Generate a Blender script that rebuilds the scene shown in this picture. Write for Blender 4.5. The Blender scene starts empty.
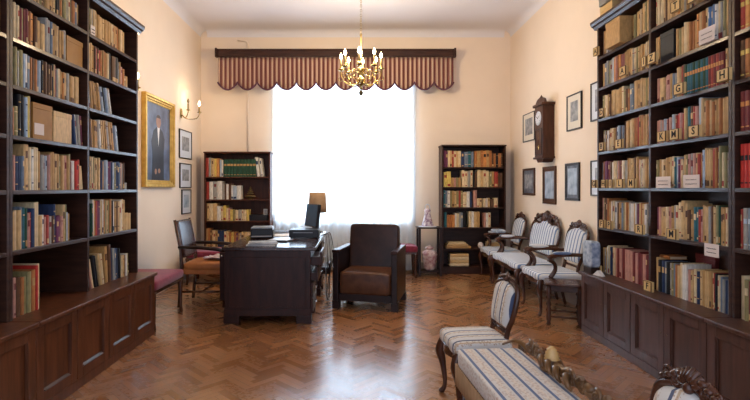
import bpy, bmesh, math, random
from mathutils import Matrix, Vector
random.seed(7)
C = bpy.context.scene.collection
PI = math.pi
F, VX, VY, EH = 480.0, 356.0, 188.0, 1.3
def R(a): return math.radians(a)

# ------------------------------------------------------------------ materials
def new_mat(name):
    m = bpy.data.materials.new(name); m.use_nodes = True
    nt = m.node_tree; b = nt.nodes['Principled BSDF']
    return m, nt, b
def setp(b, rough=.5, metal=0, spec=.5, coat=0, sheen=0):
    b.inputs['Roughness'].default_value = rough; b.inputs['Metallic'].default_value = metal
    b.inputs['Specular IOR Level'].default_value = spec
    b.inputs['Coat Weight'].default_value = coat; b.inputs['Coat Roughness'].default_value = .12
    b.inputs['Sheen Weight'].default_value = sheen
def ramp(nt, stops):
    r = nt.nodes.new('ShaderNodeValToRGB'); e = r.color_ramp.elements
    e[0].position, e[0].color = stops[0][0], (*stops[0][1], 1)
    e[1].position, e[1].color = stops[-1][0], (*stops[-1][1], 1)
    for p, c in stops[1:-1]:
        x = e.new(p); x.color = (*c, 1)
    return r
def noisy(name, c1, c2, scale=8, rough=.5, metal=0, stretch=(1,1,1), bump=0, spec=.28, coat=0, sheen=0, detail=4):
    m, nt, b = new_mat(name); setp(b, rough, metal, spec, coat, sheen)
    tc = nt.nodes.new('ShaderNodeTexCoord'); mp = nt.nodes.new('ShaderNodeMapping')
    mp.inputs['Scale'].default_value = stretch
    n = nt.nodes.new('ShaderNodeTexNoise'); n.inputs['Scale'].default_value = scale; n.inputs['Detail'].default_value = detail
    nt.links.new(tc.outputs['Object'], mp.inputs[0]); nt.links.new(mp.outputs[0], n.inputs[0])
    r = ramp(nt, [(.3, c1), (.7, c2)]); nt.links.new(n.outputs[0], r.inputs[0]); nt.links.new(r.outputs[0], b.inputs['Base Color'])
    if bump:
        bp = nt.nodes.new('ShaderNodeBump'); bp.inputs['Strength'].default_value = bump; bp.inputs['Distance'].default_value = .005
        nt.links.new(n.outputs[0], bp.inputs['Height']); nt.links.new(bp.outputs[0], b.inputs['Normal'])
    return m
def math_node(nt, op, a, b=None, c=None):
    n = nt.nodes.new('ShaderNodeMath'); n.operation = op
    for i, v in enumerate((a, b, c)):
        if v is None: continue
        if isinstance(v, (int, float)): n.inputs[i].default_value = v
        else: nt.links.new(v, n.inputs[i])
    return n.outputs[0]
def striped(name, stops, period, axis=0, rough=.8, fleck=None, offset=0.):
    m, nt, b = new_mat(name); setp(b, rough, sheen=.2)
    tc = nt.nodes.new('ShaderNodeTexCoord'); sp = nt.nodes.new('ShaderNodeSeparateXYZ')
    nt.links.new(tc.outputs['Object'], sp.inputs[0])
    v = math_node(nt, 'FRACT', math_node(nt, 'ADD', math_node(nt, 'DIVIDE', sp.outputs[axis], period), 50.0+offset))
    r = ramp(nt, stops); r.color_ramp.interpolation = 'CONSTANT'
    nt.links.new(v, r.inputs[0]); col = r.outputs[0]
    if fleck:
        n = nt.nodes.new('ShaderNodeTexVoronoi'); n.inputs['Scale'].default_value = 75
        nt.links.new(tc.outputs['Object'], n.inputs[0])
        lt = math_node(nt, 'LESS_THAN', n.outputs['Distance'], .42)
        g = math_node(nt, 'MULTIPLY', math_node(nt, 'GREATER_THAN', v, fleck[0]), math_node(nt, 'LESS_THAN', v, fleck[1]))
        f = math_node(nt, 'MULTIPLY', math_node(nt, 'MULTIPLY', lt, g), .75)
        mx = nt.nodes.new('ShaderNodeMixRGB'); nt.links.new(f, mx.inputs[0]); nt.links.new(col, mx.inputs[1])
        mx.inputs[2].default_value = (*fleck[2], 1); col = mx.outputs[0]
    nt.links.new(col, b.inputs['Base Color'])
    return m
def emis(name, col, s):
    m, nt, b = new_mat(name)
    b.inputs['Emission Color'].default_value = (*col, 1); b.inputs['Emission Strength'].default_value = s
    b.inputs['Base Color'].default_value = (*col, 1)
    return m

M = {}
M['case'] = noisy('dark case wood', (.024,.009,.006), (.055,.021,.012), 5, .42, stretch=(1,1,7), coat=.0)
M['case_h'] = noisy('dark shelf wood', (.030,.014,.010), (.058,.026,.018), 5, .33, stretch=(6,1,1), coat=.22)
M['cabinet'] = noisy('cabinet wood', (.062,.019,.008), (.145,.048,.020), 4, .34, stretch=(7,7,.8), coat=.1)
M['cabinet_r'] = noisy('cabinet wood right', (.050,.020,.013), (.100,.042,.027), 4, .38, stretch=(7,7,.8), coat=.05)
M['mahog'] = noisy('reddish brown bookcase wood', (.060,.018,.009), (.11,.033,.015), 4, .4, stretch=(6,6,1))
M['dark'] = noisy('near black wood', (.012,.005,.004), (.028,.011,.008), 4, .36, stretch=(5,5,1), coat=.0, spec=.3)
M['desk'] = noisy('desk wood', (.020,.006,.004), (.048,.014,.008), 4, .30, stretch=(5,5,1), coat=.0, spec=.22)
M['polish'] = noisy('polished desk top', (.020,.007,.005), (.045,.015,.009), 4, .16, stretch=(5,1,5), coat=.5)
M['carved'] = noisy('carved walnut', (.032,.011,.006), (.090,.030,.014), 12, .27, coat=.4)
M['goldwood'] = noisy('golden brown carved wood', (.070,.028,.009), (.20,.095,.030), 18, .28, coat=.5)
M['finial'] = noisy('gilded finial', (.52,.30,.10), (.70,.45,.18), 20, .35, coat=.3)
M['leather'] = noisy('brown leather', (.022,.009,.006), (.045,.018,.011), 9, .34, bump=.25)
M['leatherseat'] = noisy('worn brown leather', (.075,.028,.012), (.13,.050,.022), 12, .40, bump=.3)
M['orange'] = noisy('orange brown leather', (.34,.11,.03), (.44,.16,.045), 9, .45)
M['dleather'] = noisy('dark shiny leather', (.030,.014,.014), (.06,.026,.024), 9, .18, bump=.15)
M['plum'] = noisy('magenta velvet', (.17,.016,.040), (.25,.030,.062), 25, .85, sheen=.25)
M['peach'] = noisy('peach wall paint', (.80,.675,.545), (.83,.70,.57), 3, .85, spec=.2)
M['ceil'] = noisy('ceiling paint', (.74,.72,.75), (.76,.74,.77), 2, .9, spec=.1)
M['base'] = noisy('grey skirting paint', (.30,.25,.22), (.36,.30,.26), 3, .5)
M['white'] = noisy('white paint', (.8,.8,.78), (.84,.84,.82), 3, .5)
M['brass'] = noisy('polished brass', (.34,.24,.09), (.50,.37,.15), 10, .26, metal=1)
M['bronze'] = noisy('dark bronze', (.10,.07,.03), (.2,.14,.06), 10, .3, metal=1)
M['gold'] = noisy('gilded frame', (.50,.29,.055), (.72,.46,.12), 14, .38, metal=.55)
M['black'] = noisy('black plastic', (.012,.013,.016), (.02,.02,.024), 5, .35)
M['blackf'] = noisy('black frame', (.015,.013,.014), (.03,.025,.024), 5, .35)
M['brownf'] = noisy('brown frame', (.06,.025,.014), (.10,.045,.022), 5, .35)
M['greypl'] = noisy('grey plastic', (.25,.27,.30), (.30,.32,.35), 5, .3)
M['paper'] = noisy('white paper', (.72,.70,.66), (.80,.78,.74), 12, .7)
M['pages'] = noisy('book pages', (.50,.38,.23), (.62,.49,.32), 60, .8, stretch=(10,1,1))
M['card'] = noisy('label card', (.66,.56,.50), (.72,.62,.56), 9, .7)
M['ink'] = noisy('black ink', (.012,.01,.01), (.02,.016,.015), 9, .7)
M['tagwood'] = noisy('tan label block', (.58,.38,.15), (.68,.46,.19), 10, .6)
M['tagedge'] = noisy('dark block edge', (.09,.045,.018), (.13,.07,.03), 10, .6)
M['mount'] = noisy('picture mount', (.66,.60,.50), (.72,.66,.56), 3, .6)
M['mountw'] = noisy('pale mount', (.62,.66,.72), (.68,.72,.78), 3, .35)
M['print'] = noisy('grey print', (.10,.11,.13), (.42,.42,.42), 14, .5, detail=6)
M['printb'] = noisy('blue grey print', (.16,.22,.30), (.50,.58,.66), 9, .4, detail=6)
M['printd'] = noisy('dark print', (.03,.035,.05), (.20,.22,.26), 10, .4, detail=6)
M['canvas'] = noisy('portrait background', (.05,.065,.11), (.15,.20,.31), 5, .3, detail=5)
M['suit'] = noisy('portrait suit', (.018,.022,.035), (.035,.04,.055), 6, .35)
M['skin'] = noisy('portrait skin', (.33,.17,.11), (.42,.23,.15), 8, .4)
M['hairp'] = noisy('portrait hair', (.05,.035,.03), (.09,.06,.05), 12, .4)
M['shade'] = noisy('tan lampshade', (.40,.25,.13), (.48,.31,.17), 20, .8)
M['screen'] = noisy('monitor screen', (.04,.10,.17), (.06,.13,.21), 4, .15)
M['candle'] = noisy('candle sleeve', (.36,.27,.13), (.42,.32,.16), 8, .5)
M['bulb'] = emis('lit bulb', (1, .80, .50), 14)
M['steel'] = noisy('chrome', (.6,.6,.62), (.7,.7,.72), 10, .2, metal=1)
M['dial'] = noisy('clock dial', (.62,.64,.68), (.7,.72,.76), 5, .3)
M['clockw'] = noisy('clock case wood', (.045,.015,.008), (.085,.030,.015), 5, .4, stretch=(5,5,1))
M['trimd'] = noisy('dark purple trim', (.09,.035,.055), (.13,.05,.075), 20, .8)
M['fringe'] = noisy('tan fringe', (.34,.19,.09), (.50,.30,.15), 40, .8, stretch=(4,4,.3))
M['boxo'] = noisy('orange brown board', (.30,.14,.035), (.38,.19,.05), 9, .6)
M['greybox'] = noisy('grey archive board', (.20,.19,.17), (.28,.27,.24), 8, .7)
M['mottle'] = noisy('blue white mottled cloth', (.16,.21,.30), (.55,.61,.68), 22, .7, detail=6)
M['porc'] = noisy('white purple porcelain', (.16,.05,.16), (.78,.74,.76), 26, .2, detail=2)
M['porc2'] = noisy('pink figured porcelain', (.30,.10,.14), (.75,.66,.62), 18, .25, detail=3)
M['fab'] = striped('blue cream stripe', [(0,(.64,.67,.71)),(.46,(.11,.18,.33)),(.78,(.66,.67,.67))], .066)
M['fabc'] = striped('navy cream stripe', [(0,(.64,.61,.56)),(.42,(.045,.065,.13)),(.58,(.78,.73,.64)),(.72,(.56,.42,.27)),(.84,(.64,.61,.56))], .088, fleck=(.56,.98,(.38,.26,.16)))
M['fabb'] = striped('bench navy stripe', [(0,(.66,.60,.52)),(.10,(.075,.115,.22)),(.30,(.66,.60,.52)),(.60,(.72,.61,.49)),(.82,(.66,.60,.52))], .072, fleck=(.36,.98,(.50,.36,.26)), offset=.25)
M['val'] = striped('red cream valance stripe', [(0,(.13,.030,.028)),(.44,(.34,.20,.14)),(.54,(.17,.045,.04)),(.60,(.48,.34,.25)),(.92,(.34,.19,.13))], .068)
# oiled herringbone boards
def floor_mat():
    m, nt, b = new_mat('oak parquet'); setp(b, .28, spec=.5, coat=.8)
    b.inputs['Coat Roughness'].default_value = .17
    g = nt.nodes.new('ShaderNodeNewGeometry')
    tc = nt.nodes.new('ShaderNodeTexCoord'); n = nt.nodes.new('ShaderNodeTexNoise'); n.inputs['Scale'].default_value = 3; n.inputs['Detail'].default_value = 6
    n2 = nt.nodes.new('ShaderNodeTexNoise'); n2.inputs['Scale'].default_value = 38; n2.inputs['Detail'].default_value = 3
    nt.links.new(tc.outputs['Object'], n.inputs[0]); nt.links.new(tc.outputs['Object'], n2.inputs[0])
    v = math_node(nt, 'ADD', math_node(nt, 'MULTIPLY', g.outputs['Random Per Island'], .38), math_node(nt, 'ADD', math_node(nt, 'MULTIPLY', n.outputs[0], .55), math_node(nt, 'MULTIPLY', n2.outputs[0], .05)))
    r = ramp(nt, [(.15,(.21,.080,.026)),(.5,(.32,.135,.046)),(.9,(.46,.22,.090))]); nt.links.new(v, r.inputs[0]); nt.links.new(r.outputs[0], b.inputs['Base Color'])
    ro = math_node(nt, 'ADD', math_node(nt, 'MULTIPLY', n2.outputs[0], .16), math_node(nt, 'ADD', .14, math_node(nt, 'MULTIPLY', g.outputs['Random Per Island'], .14)))
    nt.links.new(ro, b.inputs['Roughness'])
    bp = nt.nodes.new('ShaderNodeBump'); bp.inputs['Strength'].default_value = .04; bp.inputs['Distance'].default_value = .004
    nt.links.new(n2.outputs[0], bp.inputs['Height']); nt.links.new(bp.outputs[0], b.inputs['Normal'])
    return m
M['floor'] = floor_mat()
def curtain_mat():
    m = bpy.data.materials.new('sheer curtain'); m.use_nodes = True; nt = m.node_tree
    for n in list(nt.nodes): nt.nodes.remove(n)
    o = nt.nodes.new('ShaderNodeOutputMaterial'); mx = nt.nodes.new('ShaderNodeMixShader')
    t = nt.nodes.new('ShaderNodeBsdfTranslucent'); d = nt.nodes.new('ShaderNodeBsdfDiffuse')
    t.inputs[0].default_value = (.84,.90,.96,1); d.inputs[0].default_value = (.72,.78,.84,1)
    mx.inputs[0].default_value = .38
    nt.links.new(t.outputs[0], mx.inputs[1]); nt.links.new(d.outputs[0], mx.inputs[2]); nt.links.new(mx.outputs[0], o.inputs[0])
    return m
M['sheer'] = curtain_mat()
def glass_mat():
    m = bpy.data.materials.new('window glass'); m.use_nodes = True; nt = m.node_tree
    for n in list(nt.nodes): nt.nodes.remove(n)
    o = nt.nodes.new('ShaderNodeOutputMaterial'); mx = nt.nodes.new('ShaderNodeMixShader'); fr = nt.nodes.new('ShaderNodeFresnel')
    t = nt.nodes.new('ShaderNodeBsdfTransparent'); g = nt.nodes.new('ShaderNodeBsdfGlossy'); g.inputs['Roughness'].default_value = .02
    nt.links.new(fr.outputs[0], mx.inputs[0]); nt.links.new(t.outputs[0], mx.inputs[1]); nt.links.new(g.outputs[0], mx.inputs[2]); nt.links.new(mx.outputs[0], o.inputs[0])
    return m
M['glass'] = glass_mat()

PAL = dict(t=('tan',(.45,.26,.095)), T=('light tan',(.58,.38,.17)), c=('cream',(.68,.53,.31)), w=('off-white',(.70,.66,.58)),
  o=('orange-brown',(.40,.15,.045)), O=('orange',(.60,.25,.07)), r=('red',(.36,.05,.035)), R=('bright red',(.50,.035,.025)),
  d=('dark red',(.17,.028,.028)), p=('dusty pink',(.50,.25,.19)), b=('navy blue',(.022,.04,.10)), B=('blue',(.10,.20,.38)),
  l=('pale blue',(.40,.48,.56)), g=('grey',(.33,.31,.27)), G=('dark green',(.018,.065,.035)), v=('olive',(.27,.23,.10)), k=('black',(.012,.012,.014)),
  n=('dark brown',(.12,.055,.025)), y=('yellow',(.66,.48,.12)), e=('teal',(.025,.12,.15)), u=('plum',(.16,.04,.09)), m=('blue-grey',(.16,.20,.25)))
BM = {}
for k, (nm, c) in PAL.items():
    BM[k] = noisy(nm+' book cover', tuple(x*.78 for x in c), tuple(min(1, x*1.18) for x in c), 22, .55, stretch=(3,3,1))

# ------------------------------------------------------------------ mesh builder
class MB:
    def __init__(s): s.bm = bmesh.new()
    def _tag(s, faces, mat, smooth):
        for f in faces: f.material_index = mat; f.smooth = smooth
    def box(s, x0, x1, y0, y1, z0, z1, mat=0, T=None):
        vs = [s.bm.verts.new((x, y, z)) for z in (z0, z1) for y in (y0, y1) for x in (x0, x1)]
        q = [(0,2,3,1),(4,5,7,6),(0,1,5,4),(2,6,7,3),(0,4,6,2),(1,3,7,5)]
        fs = [s.bm.faces.new([vs[i] for i in f]) for f in q]
        if T is not None:
            for v in vs: v.co = T @ v.co
        s._tag(fs, mat, False); return s
    def prism(s, poly, h0, h1, axis='z', mat=0, T=None):
        def P(a, b, h): return {'z': (a, b, h), 'y': (a, h, b), 'x': (h, a, b)}[axis]
        A = [s.bm.verts.new(P(a, b, h0)) for a, b in poly]; B = [s.bm.verts.new(P(a, b, h1)) for a, b in poly]
        n = len(poly); fs = [s.bm.faces.new(A[::-1]), s.bm.faces.new(B)]
        for i in range(n): fs.append(s.bm.faces.new((A[i], A[(i+1)%n], B[(i+1)%n], B[i])))
        if T is not None:
            for v in A+B: v.co = T @ v.co
        s._tag(fs, mat, False); return s
    def tube(s, pts, rad, seg=8, mat=0, T=None, closed=False, flat=1.0):
        pts = [Vector(p) for p in pts]; n = len(pts)
        if isinstance(rad, (int, float)): rad = [rad]*n
        rings = []; up = Vector((0,0,1))
        for i, p in enumerate(pts):
            if closed: d = pts[(i+1)%n]-pts[(i-1)%n]
            else: d = pts[min(i+1, n-1)]-pts[max(i-1, 0)]
            d.normalize()
            a = up.cross(d)
            if a.length < .2: a = Vector((0,1,0)).cross(d)
            a.normalize(); b = d.cross(a)
            rings.append([s.bm.verts.new(p + (a*math.cos(t)*flat + b*math.sin(t))*rad[i]) for t in [2*PI*k/seg for k in range(seg)]])
            if i:   # keep rings aligned
                best = min(range(seg), key=lambda sh: sum((rings[-1][(k+sh)%seg].co-rings[-2][k].co).length for k in range(seg)))
                rings[-1] = rings[-1][best:]+rings[-1][:best]
        fs = []
        for i in range(n if closed else n-1):
            a, b = rings[i], rings[(i+1)%n]
            for k in range(seg): fs.append(s.bm.faces.new((a[k], a[(k+1)%seg], b[(k+1)%seg], b[k])))
        s._tag(fs, mat, True)
        if not closed:
            caps = [s.bm.faces.new(rings[0][::-1]), s.bm.faces.new(rings[-1])]; s._tag(caps, mat, False)
        if T is not None:
            for r in rings:
                for v in r: v.co = T @ v.co
        return s
    def lathe(s, prof, c=(0,0,0), seg=20, mat=0, T=None):
        rings = []
        for r, z in prof:
            rings.append([s.bm.verts.new((c[0]+max(r,1e-4)*math.cos(2*PI*k/seg), c[1]+max(r,1e-4)*math.sin(2*PI*k/seg), c[2]+z)) for k in range(seg)])
        fs = []
        for a, b in zip(rings, rings[1:]):
            for k in range(seg): fs.append(s.bm.faces.new((a[k], a[(k+1)%seg], b[(k+1)%seg], b[k])))
        s._tag(fs, mat, True); s._tag([s.bm.faces.new(rings[0][::-1]), s.bm.faces.new(rings[-1])], mat, False)
        if T is not None:
            for r in rings:
                for v in r: v.co = T @ v.co
        return s
    def cushion(s, c, size, e1=.35, e2=.3, mat=0, T=None, nu=28, nv=14):
        def sg(v, e): return math.copysign(abs(v)**e, v)
        rows = []
        for j in range(1, nv):
            ph = -PI/2+PI*j/nv; row = []
            for i in range(nu):
                th = 2*PI*i/nu
                row.append(s.bm.verts.new((c[0]+size[0]/2*sg(math.cos(ph), e1)*sg(math.cos(th), e2), c[1]+size[1]/2*sg(math.cos(ph), e1)*sg(math.sin(th), e2), c[2]+size[2]/2*sg(math.sin(ph), e1))))
            rows.append(row)
        b = s.bm.verts.new((c[0], c[1], c[2]-size[2]/2)); t = s.bm.verts.new((c[0], c[1], c[2]+size[2]/2)); fs = []
        for a, d in zip(rows, rows[1:]):
            for i in range(nu): fs.append(s.bm.faces.new((a[i], a[(i+1)%nu], d[(i+1)%nu], d[i])))
        for i in range(nu):
            fs.append(s.bm.faces.new((b, rows[0][(i+1)%nu], rows[0][i]))); fs.append(s.bm.faces.new((t, rows[-1][i], rows[-1][(i+1)%nu])))
        s._tag(fs, mat, True)
        if T is not None:
            for r in rows:
                for v in r: v.co = T @ v.co
            b.co = T @ b.co; t.co = T @ t.co
        return s
    def ball(s, c, r, mat=0, T=None, sc=(1,1,1), seg=10):
        return s.cushion(c, (2*r*sc[0], 2*r*sc[1], 2*r*sc[2]), 1, 1, mat, T, seg, max(5, seg//2+1))
    def grid(s, fn, nu, nv, mat=0, smooth=True):
        V = [[s.bm.verts.new(fn(i/nu, j/nv)) for i in range(nu+1)] for j in range(nv+1)]
        s._tag([s.bm.faces.new((V[j][i], V[j][i+1], V[j+1][i+1], V[j+1][i])) for j in range(nv) for i in range(nu)], mat, smooth)
        return s
    def build(s, name, mats, parent=None, bevel=0, label=None, solid=0):
        me = bpy.data.meshes.new(name); s.bm.normal_update(); s.bm.to_mesh(me); s.bm.free()
        if not isinstance(mats, (list, tuple)): mats = [mats]
        for m in mats: me.materials.append(M[m] if isinstance(m, str) else m)
        o = bpy.data.objects.new(name, me); C.objects.link(o)
        if parent: o.parent = parent
        if bevel:
            b = o.modifiers.new('bevel', 'BEVEL'); b.width = bevel; b.segments = 2; b.limit_method = 'ANGLE'
        if solid:
            b = o.modifiers.new('solid', 'SOLIDIFY'); b.thickness = solid; b.offset = 0
        if label: o['label'] = label
        return o
def tag(o, label, cat, group=None):
    o['label'] = label; o['category'] = cat
    if group: o['group'] = group
    return o
def struct(o): o['kind'] = 'structure'; return o
def thing(name, label, cat, loc=(0,0,0), rotz=0, group=None):
    o = bpy.data.objects.new(name, None); C.objects.link(o); o.empty_display_size = .1
    o.location = loc; o.rotation_euler = (0,0,rotz); return tag(o, label, cat, group)
def B(x0, x1, y0, y1, z0, z1, name, mat, parent=None, bevel=.003, label=None):
    return MB().box(x0, x1, y0, y1, z0, z1).build(name, mat, parent, bevel, label)
def bez(p0, p1, p2, p3, n=8):
    p0, p1, p2, p3 = map(Vector, (p0, p1, p2, p3)); out = []
    for i in range(n+1):
        t = i/n; out.append(p0*(1-t)**3+p1*3*t*(1-t)**2+p2*3*t*t*(1-t)+p3*t**3)
    return out
def smoothpath(pts, n=5):
    pts = [Vector(p) for p in pts]; out = []
    for i in range(len(pts)-1):
        a = pts[max(i-1,0)]; b = pts[i]; c = pts[i+1]; d = pts[min(i+2,len(pts)-1)]
        for k in range(n):
            t = k/n
            out.append(.5*((2*b)+(c-a)*t+(2*a-5*b+4*c-d)*t*t+(3*b-3*c+d-a)*t**3))
    out.append(pts[-1]); return out
def lerp_list(vals, n):
    out = []
    for i in range(n):
        t = i/(n-1)*(len(vals)-1); k = min(int(t), len(vals)-2); out.append(vals[k]+(vals[k+1]-vals[k])*(t-k))
    return out

# ------------------------------------------------------------------ room
XL, XR, YB, YF, ZC = -2.44, 2.43, 7.55, -0.6, 3.77
def herringbone():
    L, W, n = .24, .048, 5
    mb = MB(); g = .0011
    def rect(x0, x1, y0, y1):
        pts = [((x0*W+g), (y0*W+g)), ((x1*W-g), (y0*W+g)), ((x1*W-g), (y1*W-g)), ((x0*W+g), (y1*W-g))]
        c = math.cos(PI/4); q = [((x-y)*c, (x+y)*c+3.4) for x, y in pts]
        if all(p[0] < XL for p in q) or all(p[0] > XR for p in q) or all(p[1] < YF for p in q) or all(p[1] > YB for p in q): return
        tx, ty = random.gauss(0, .0035), random.gauss(0, .0035); mx_, my_ = sum(p[0] for p in q)/4, sum(p[1] for p in q)/4
        f = mb.bm.faces.new([mb.bm.verts.new((x, y, -.0006+(x-mx_)*tx+(y-my_)*ty)) for x, y in q])
    for k in range(-130, 131):
        for m_ in range(-16, 17):
            s0 = k+2*n*m_; rect(s0, s0+n, k, k+1)
            rect(k, k+1, k-2*n+1+2*n*m_, k-n+1+2*n*m_)
    for co, no in (((XL,0,0),(-1,0,0)), ((XR,0,0),(1,0,0)), ((0,YF,0),(0,-1,0)), ((0,YB,0),(0,1,0))):
        bmesh.ops.bisect_plane(mb.bm, geom=mb.bm.verts[:]+mb.bm.edges[:]+mb.bm.faces[:], plane_co=co, plane_no=no, clear_outer=True)
    mb.box(XL, XR, YF, YB, -.06, -.004, 1)
    return struct(mb.build('floor', ['floor', 'dark']))
herringbone()
struct(B(XL-.15, XR+.15, YF, YB+.3, ZC, ZC+.12, 'ceiling', 'ceil', bevel=0))
struct(B(XL-.15, XL, YF, YB+.3, -.06, ZC, 'wall_left', 'peach', bevel=0))
struct(B(XR, XR+.15, YF, YB+.3, -.06, ZC, 'wall_right', 'peach', bevel=0))
WX0, WX1, WZ0, WZ1 = -1.31, .88, .77, 3.15
mb = MB().box(XL, WX0, YB, YB+.3, -.06, ZC).box(WX1, XR, YB, YB+.3, -.06, ZC).box(WX0, WX1, YB, YB+.3, -.06, WZ0).box(WX0, WX1, YB, YB+.3, WZ1, ZC)
struct(mb.build('wall_back', 'peach'))
def cove(name, axis):
    mb = MB(); r = .10
    arc = [(r-r*math.sin(a), r-r*math.cos(a)) for a in [PI/2*k/6 for k in range(7)]]
    return arc
# coved plaster moulding where walls meet the ceiling
arc = [(.10*(1-math.cos(PI/2*k/7)), .10*(1-math.sin(PI/2*k/7))) for k in range(8)]   # (out from wall, below ceiling)
poly = [(0, 0)]+[(a, b) for a, b in arc]
struct(MB().prism([(XL+a, ZC-b) for a, b in poly], YF, YB, 'y').build('trim_1', 'ceil'))
struct(MB().prism([(XR-a, ZC-b) for a, b in poly], YF, YB, 'y').build('trim_2', 'ceil'))
struct(MB().prism([(YB-a, ZC-b) for a, b in poly], XL+.1, XR-.1, 'x').build('trim_3', 'ceil'))
struct(B(XL, XL+.018, YF, YB, 0, .13, 'baseboard_left', 'base'))
struct(B(XR-.018, XR, YF, YB, 0, .13, 'baseboard_right', 'base'))
struct(B(XL+.018, XR-.018, YB-.018, YB, 0, .13, 'baseboard_back', 'base'))
# window
w = bpy.data.objects.new('window_1', None); C.objects.link(w); struct(w); w.location = ((WX0+WX1)/2, YB+.16, WZ0)
hw = (WX1-WX0)/2; hh = WZ1-WZ0
fr = MB()
for a, b, c, d in ((-hw, -hw+.07, 0, hh), (hw-.07, hw, 0, hh), (-hw+.07, hw-.07, 0, .08), (-hw+.07, hw-.07, hh-.08, hh), (-.05, .05, .08, hh-.08), (-hw+.07, -.05, hh*.68, hh*.68+.08), (.05, hw-.07, hh*.68, hh*.68+.08)):
    fr.box(a, b, -.03, .03, c, d)
fr.build('window_frame', 'white', w, .004)
for a, b in ((-hw+.07, -.05), (.05, hw-.07)):
    for c, d in ((.08, hh*.68), (hh*.68+.08, hh-.08)):
        MB().box(a+.001, b-.001, -.003, .003, c+.001, d-.001).build('pane', 'glass', w)
B(-hw+.002, hw-.002, -.16, -.035, .0, .03, 'window_sill', 'white', w)

# sheer curtain
def cur(u, v):
    x = -1.282+u*2.20
    return (x, 7.43+.036*math.sin(u*92+.9*math.sin(u*17))+.016*math.sin(u*47+1.3), .03+v*3.2)
tag(MB().grid(cur, 360, 6).build('sheer_curtain', 'sheer', solid=0), 'long sheer white curtain glowing in front of the window', 'curtain')
# valance with its board
v = thing('pelmet_valance', 'red and cream striped scalloped valance hanging from a dark wooden curtain board', 'valance', (-.31, 7.33, 3.3))
vx = 1.80
mb = MB().box(-vx, vx, -.03, .0, 0, .11).box(-vx, -vx+.03, 0, .215, 0, .11).box(vx-.03, vx, 0, .215, 0, .11).box(-vx, vx, .0, .215, .095, .11)
mb.box(-vx-.02, vx+.02, -.045, -.03, .09, .115).build('curtain_board', 'case', v, .004)
B(-vx-.03, -vx, -.06, .02, -.01, .125, 'end_cap', 'case', v); B(vx, vx+.03, -.06, .02, -.01, .125, 'end_cap', 'case', v)
NL = 12
def scal(u): return -.385-.115*abs(math.sin(PI*u*NL))**.75
def val(u, t):
    x = -vx+u*2*vx; z0 = 0.0; z1 = scal(u)
    return (x, .008+.012*math.sin(u*2*vx/.066*2*PI)*(.3+.7*t), z0+(z1-z0)*t)
MB().grid(val, 620, 6).build('valance_cloth', 'val', v, solid=.003)
for sx in (-1, 1):
    MB().grid(lambda u, t: (sx*(vx-.002), .01+u*.19, (scal(0)+.01)*t), 10, 4).build('side_return', 'val', v, solid=.003)
MB().tube([(-vx+u*2*vx, -.006, scal(u)) for u in [k/240 for k in range(241)]], .014, 6).build('scalloped_trim', 'trimd', v)
# conduit
p = MB().tube([(-1.70, YB-.013, 1.87), (-1.70, YB-.013, 3.56), (-1.72, YB-.013, 3.60), (-1.86, YB-.013, 3.62)], .012, 8)
tag(p.build('conduit', 'peach'), 'painted vertical conduit on back wall left of the window', 'pipe')

# ------------------------------------------------------------------ big wall bookcases
LZ = [2.68, 2.43, 2.155, 1.887, 1.60, 1.287, .94, .55]
RZ = [2.74, 2.48, 2.20, 1.92, 1.623, 1.30, .952, .545]
def wall_case(side, y0, y1, xf, xw, Z, ctop, cname):
    # y0 near, y1 far ; xf shelf front plane, xw wall plane
    s = 1 if side == 'L' else -1
    wh = 'left' if side == 'L' else 'right'
    far = y1 > 4
    lab = ('tall dark open bookcase along the %s wall, far unit ending beside the %s' % (wh, 'gold-framed portrait' if side == 'L' else 'small framed pictures')) if far else 'nearest tall dark bookcase unit, cut by the %s edge of the photo' % wh
    t = thing('tall_bookcase', lab, 'bookcase', (0, 0, 0))
    n = 2; bw = (y1-y0)/n
    xa, xb = min(xf, xw), max(xf, xw)
    for k in range(n+1):
        yc = y0+k*bw; a = yc-.012; b = yc+.012
        if k == 0: a, b = yc+.001, yc+.024
        if k == n: a, b = yc-.024, yc-(.001 if not far else 0)
        B(xa, xb, a, b, ctop, Z[0], 'upright', 'case', t, .002)
    for k in range(n):
        a = y0+k*bw+(.0245 if k == 0 else .0125); b = y0+(k+1)*bw-(.0245 if k == n-1 else .0125)
        for z in Z[1:7]: B(xa+.012 if s > 0 else xa, xb if s > 0 else xb-.012, a, b, z-.024, z, 'shelf', 'case_h', t, .002)
        if s > 0: B(xw, xw+.01, a, b, ctop, Z[0], 'back_panel', 'case', t, 0)
        else: B(xw-.01, xw, a, b, ctop, Z[0], 'back_panel', 'case', t, 0)
    o = s*.045
    pr = [(xw, Z[0]+.0), (xf+s*.004, Z[0]), (xf+s*.02, Z[0]+.022), (xf+s*.034, Z[0]+.03), (xf+o, Z[0]+.05), (xf+o, Z[0]+.07), (xw, Z[0]+.07)]
    MB().prism(pr, y0+.001, y1+(.04 if far else -.001), 'y').build('cornice', 'case_h', t)
    return t
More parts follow.
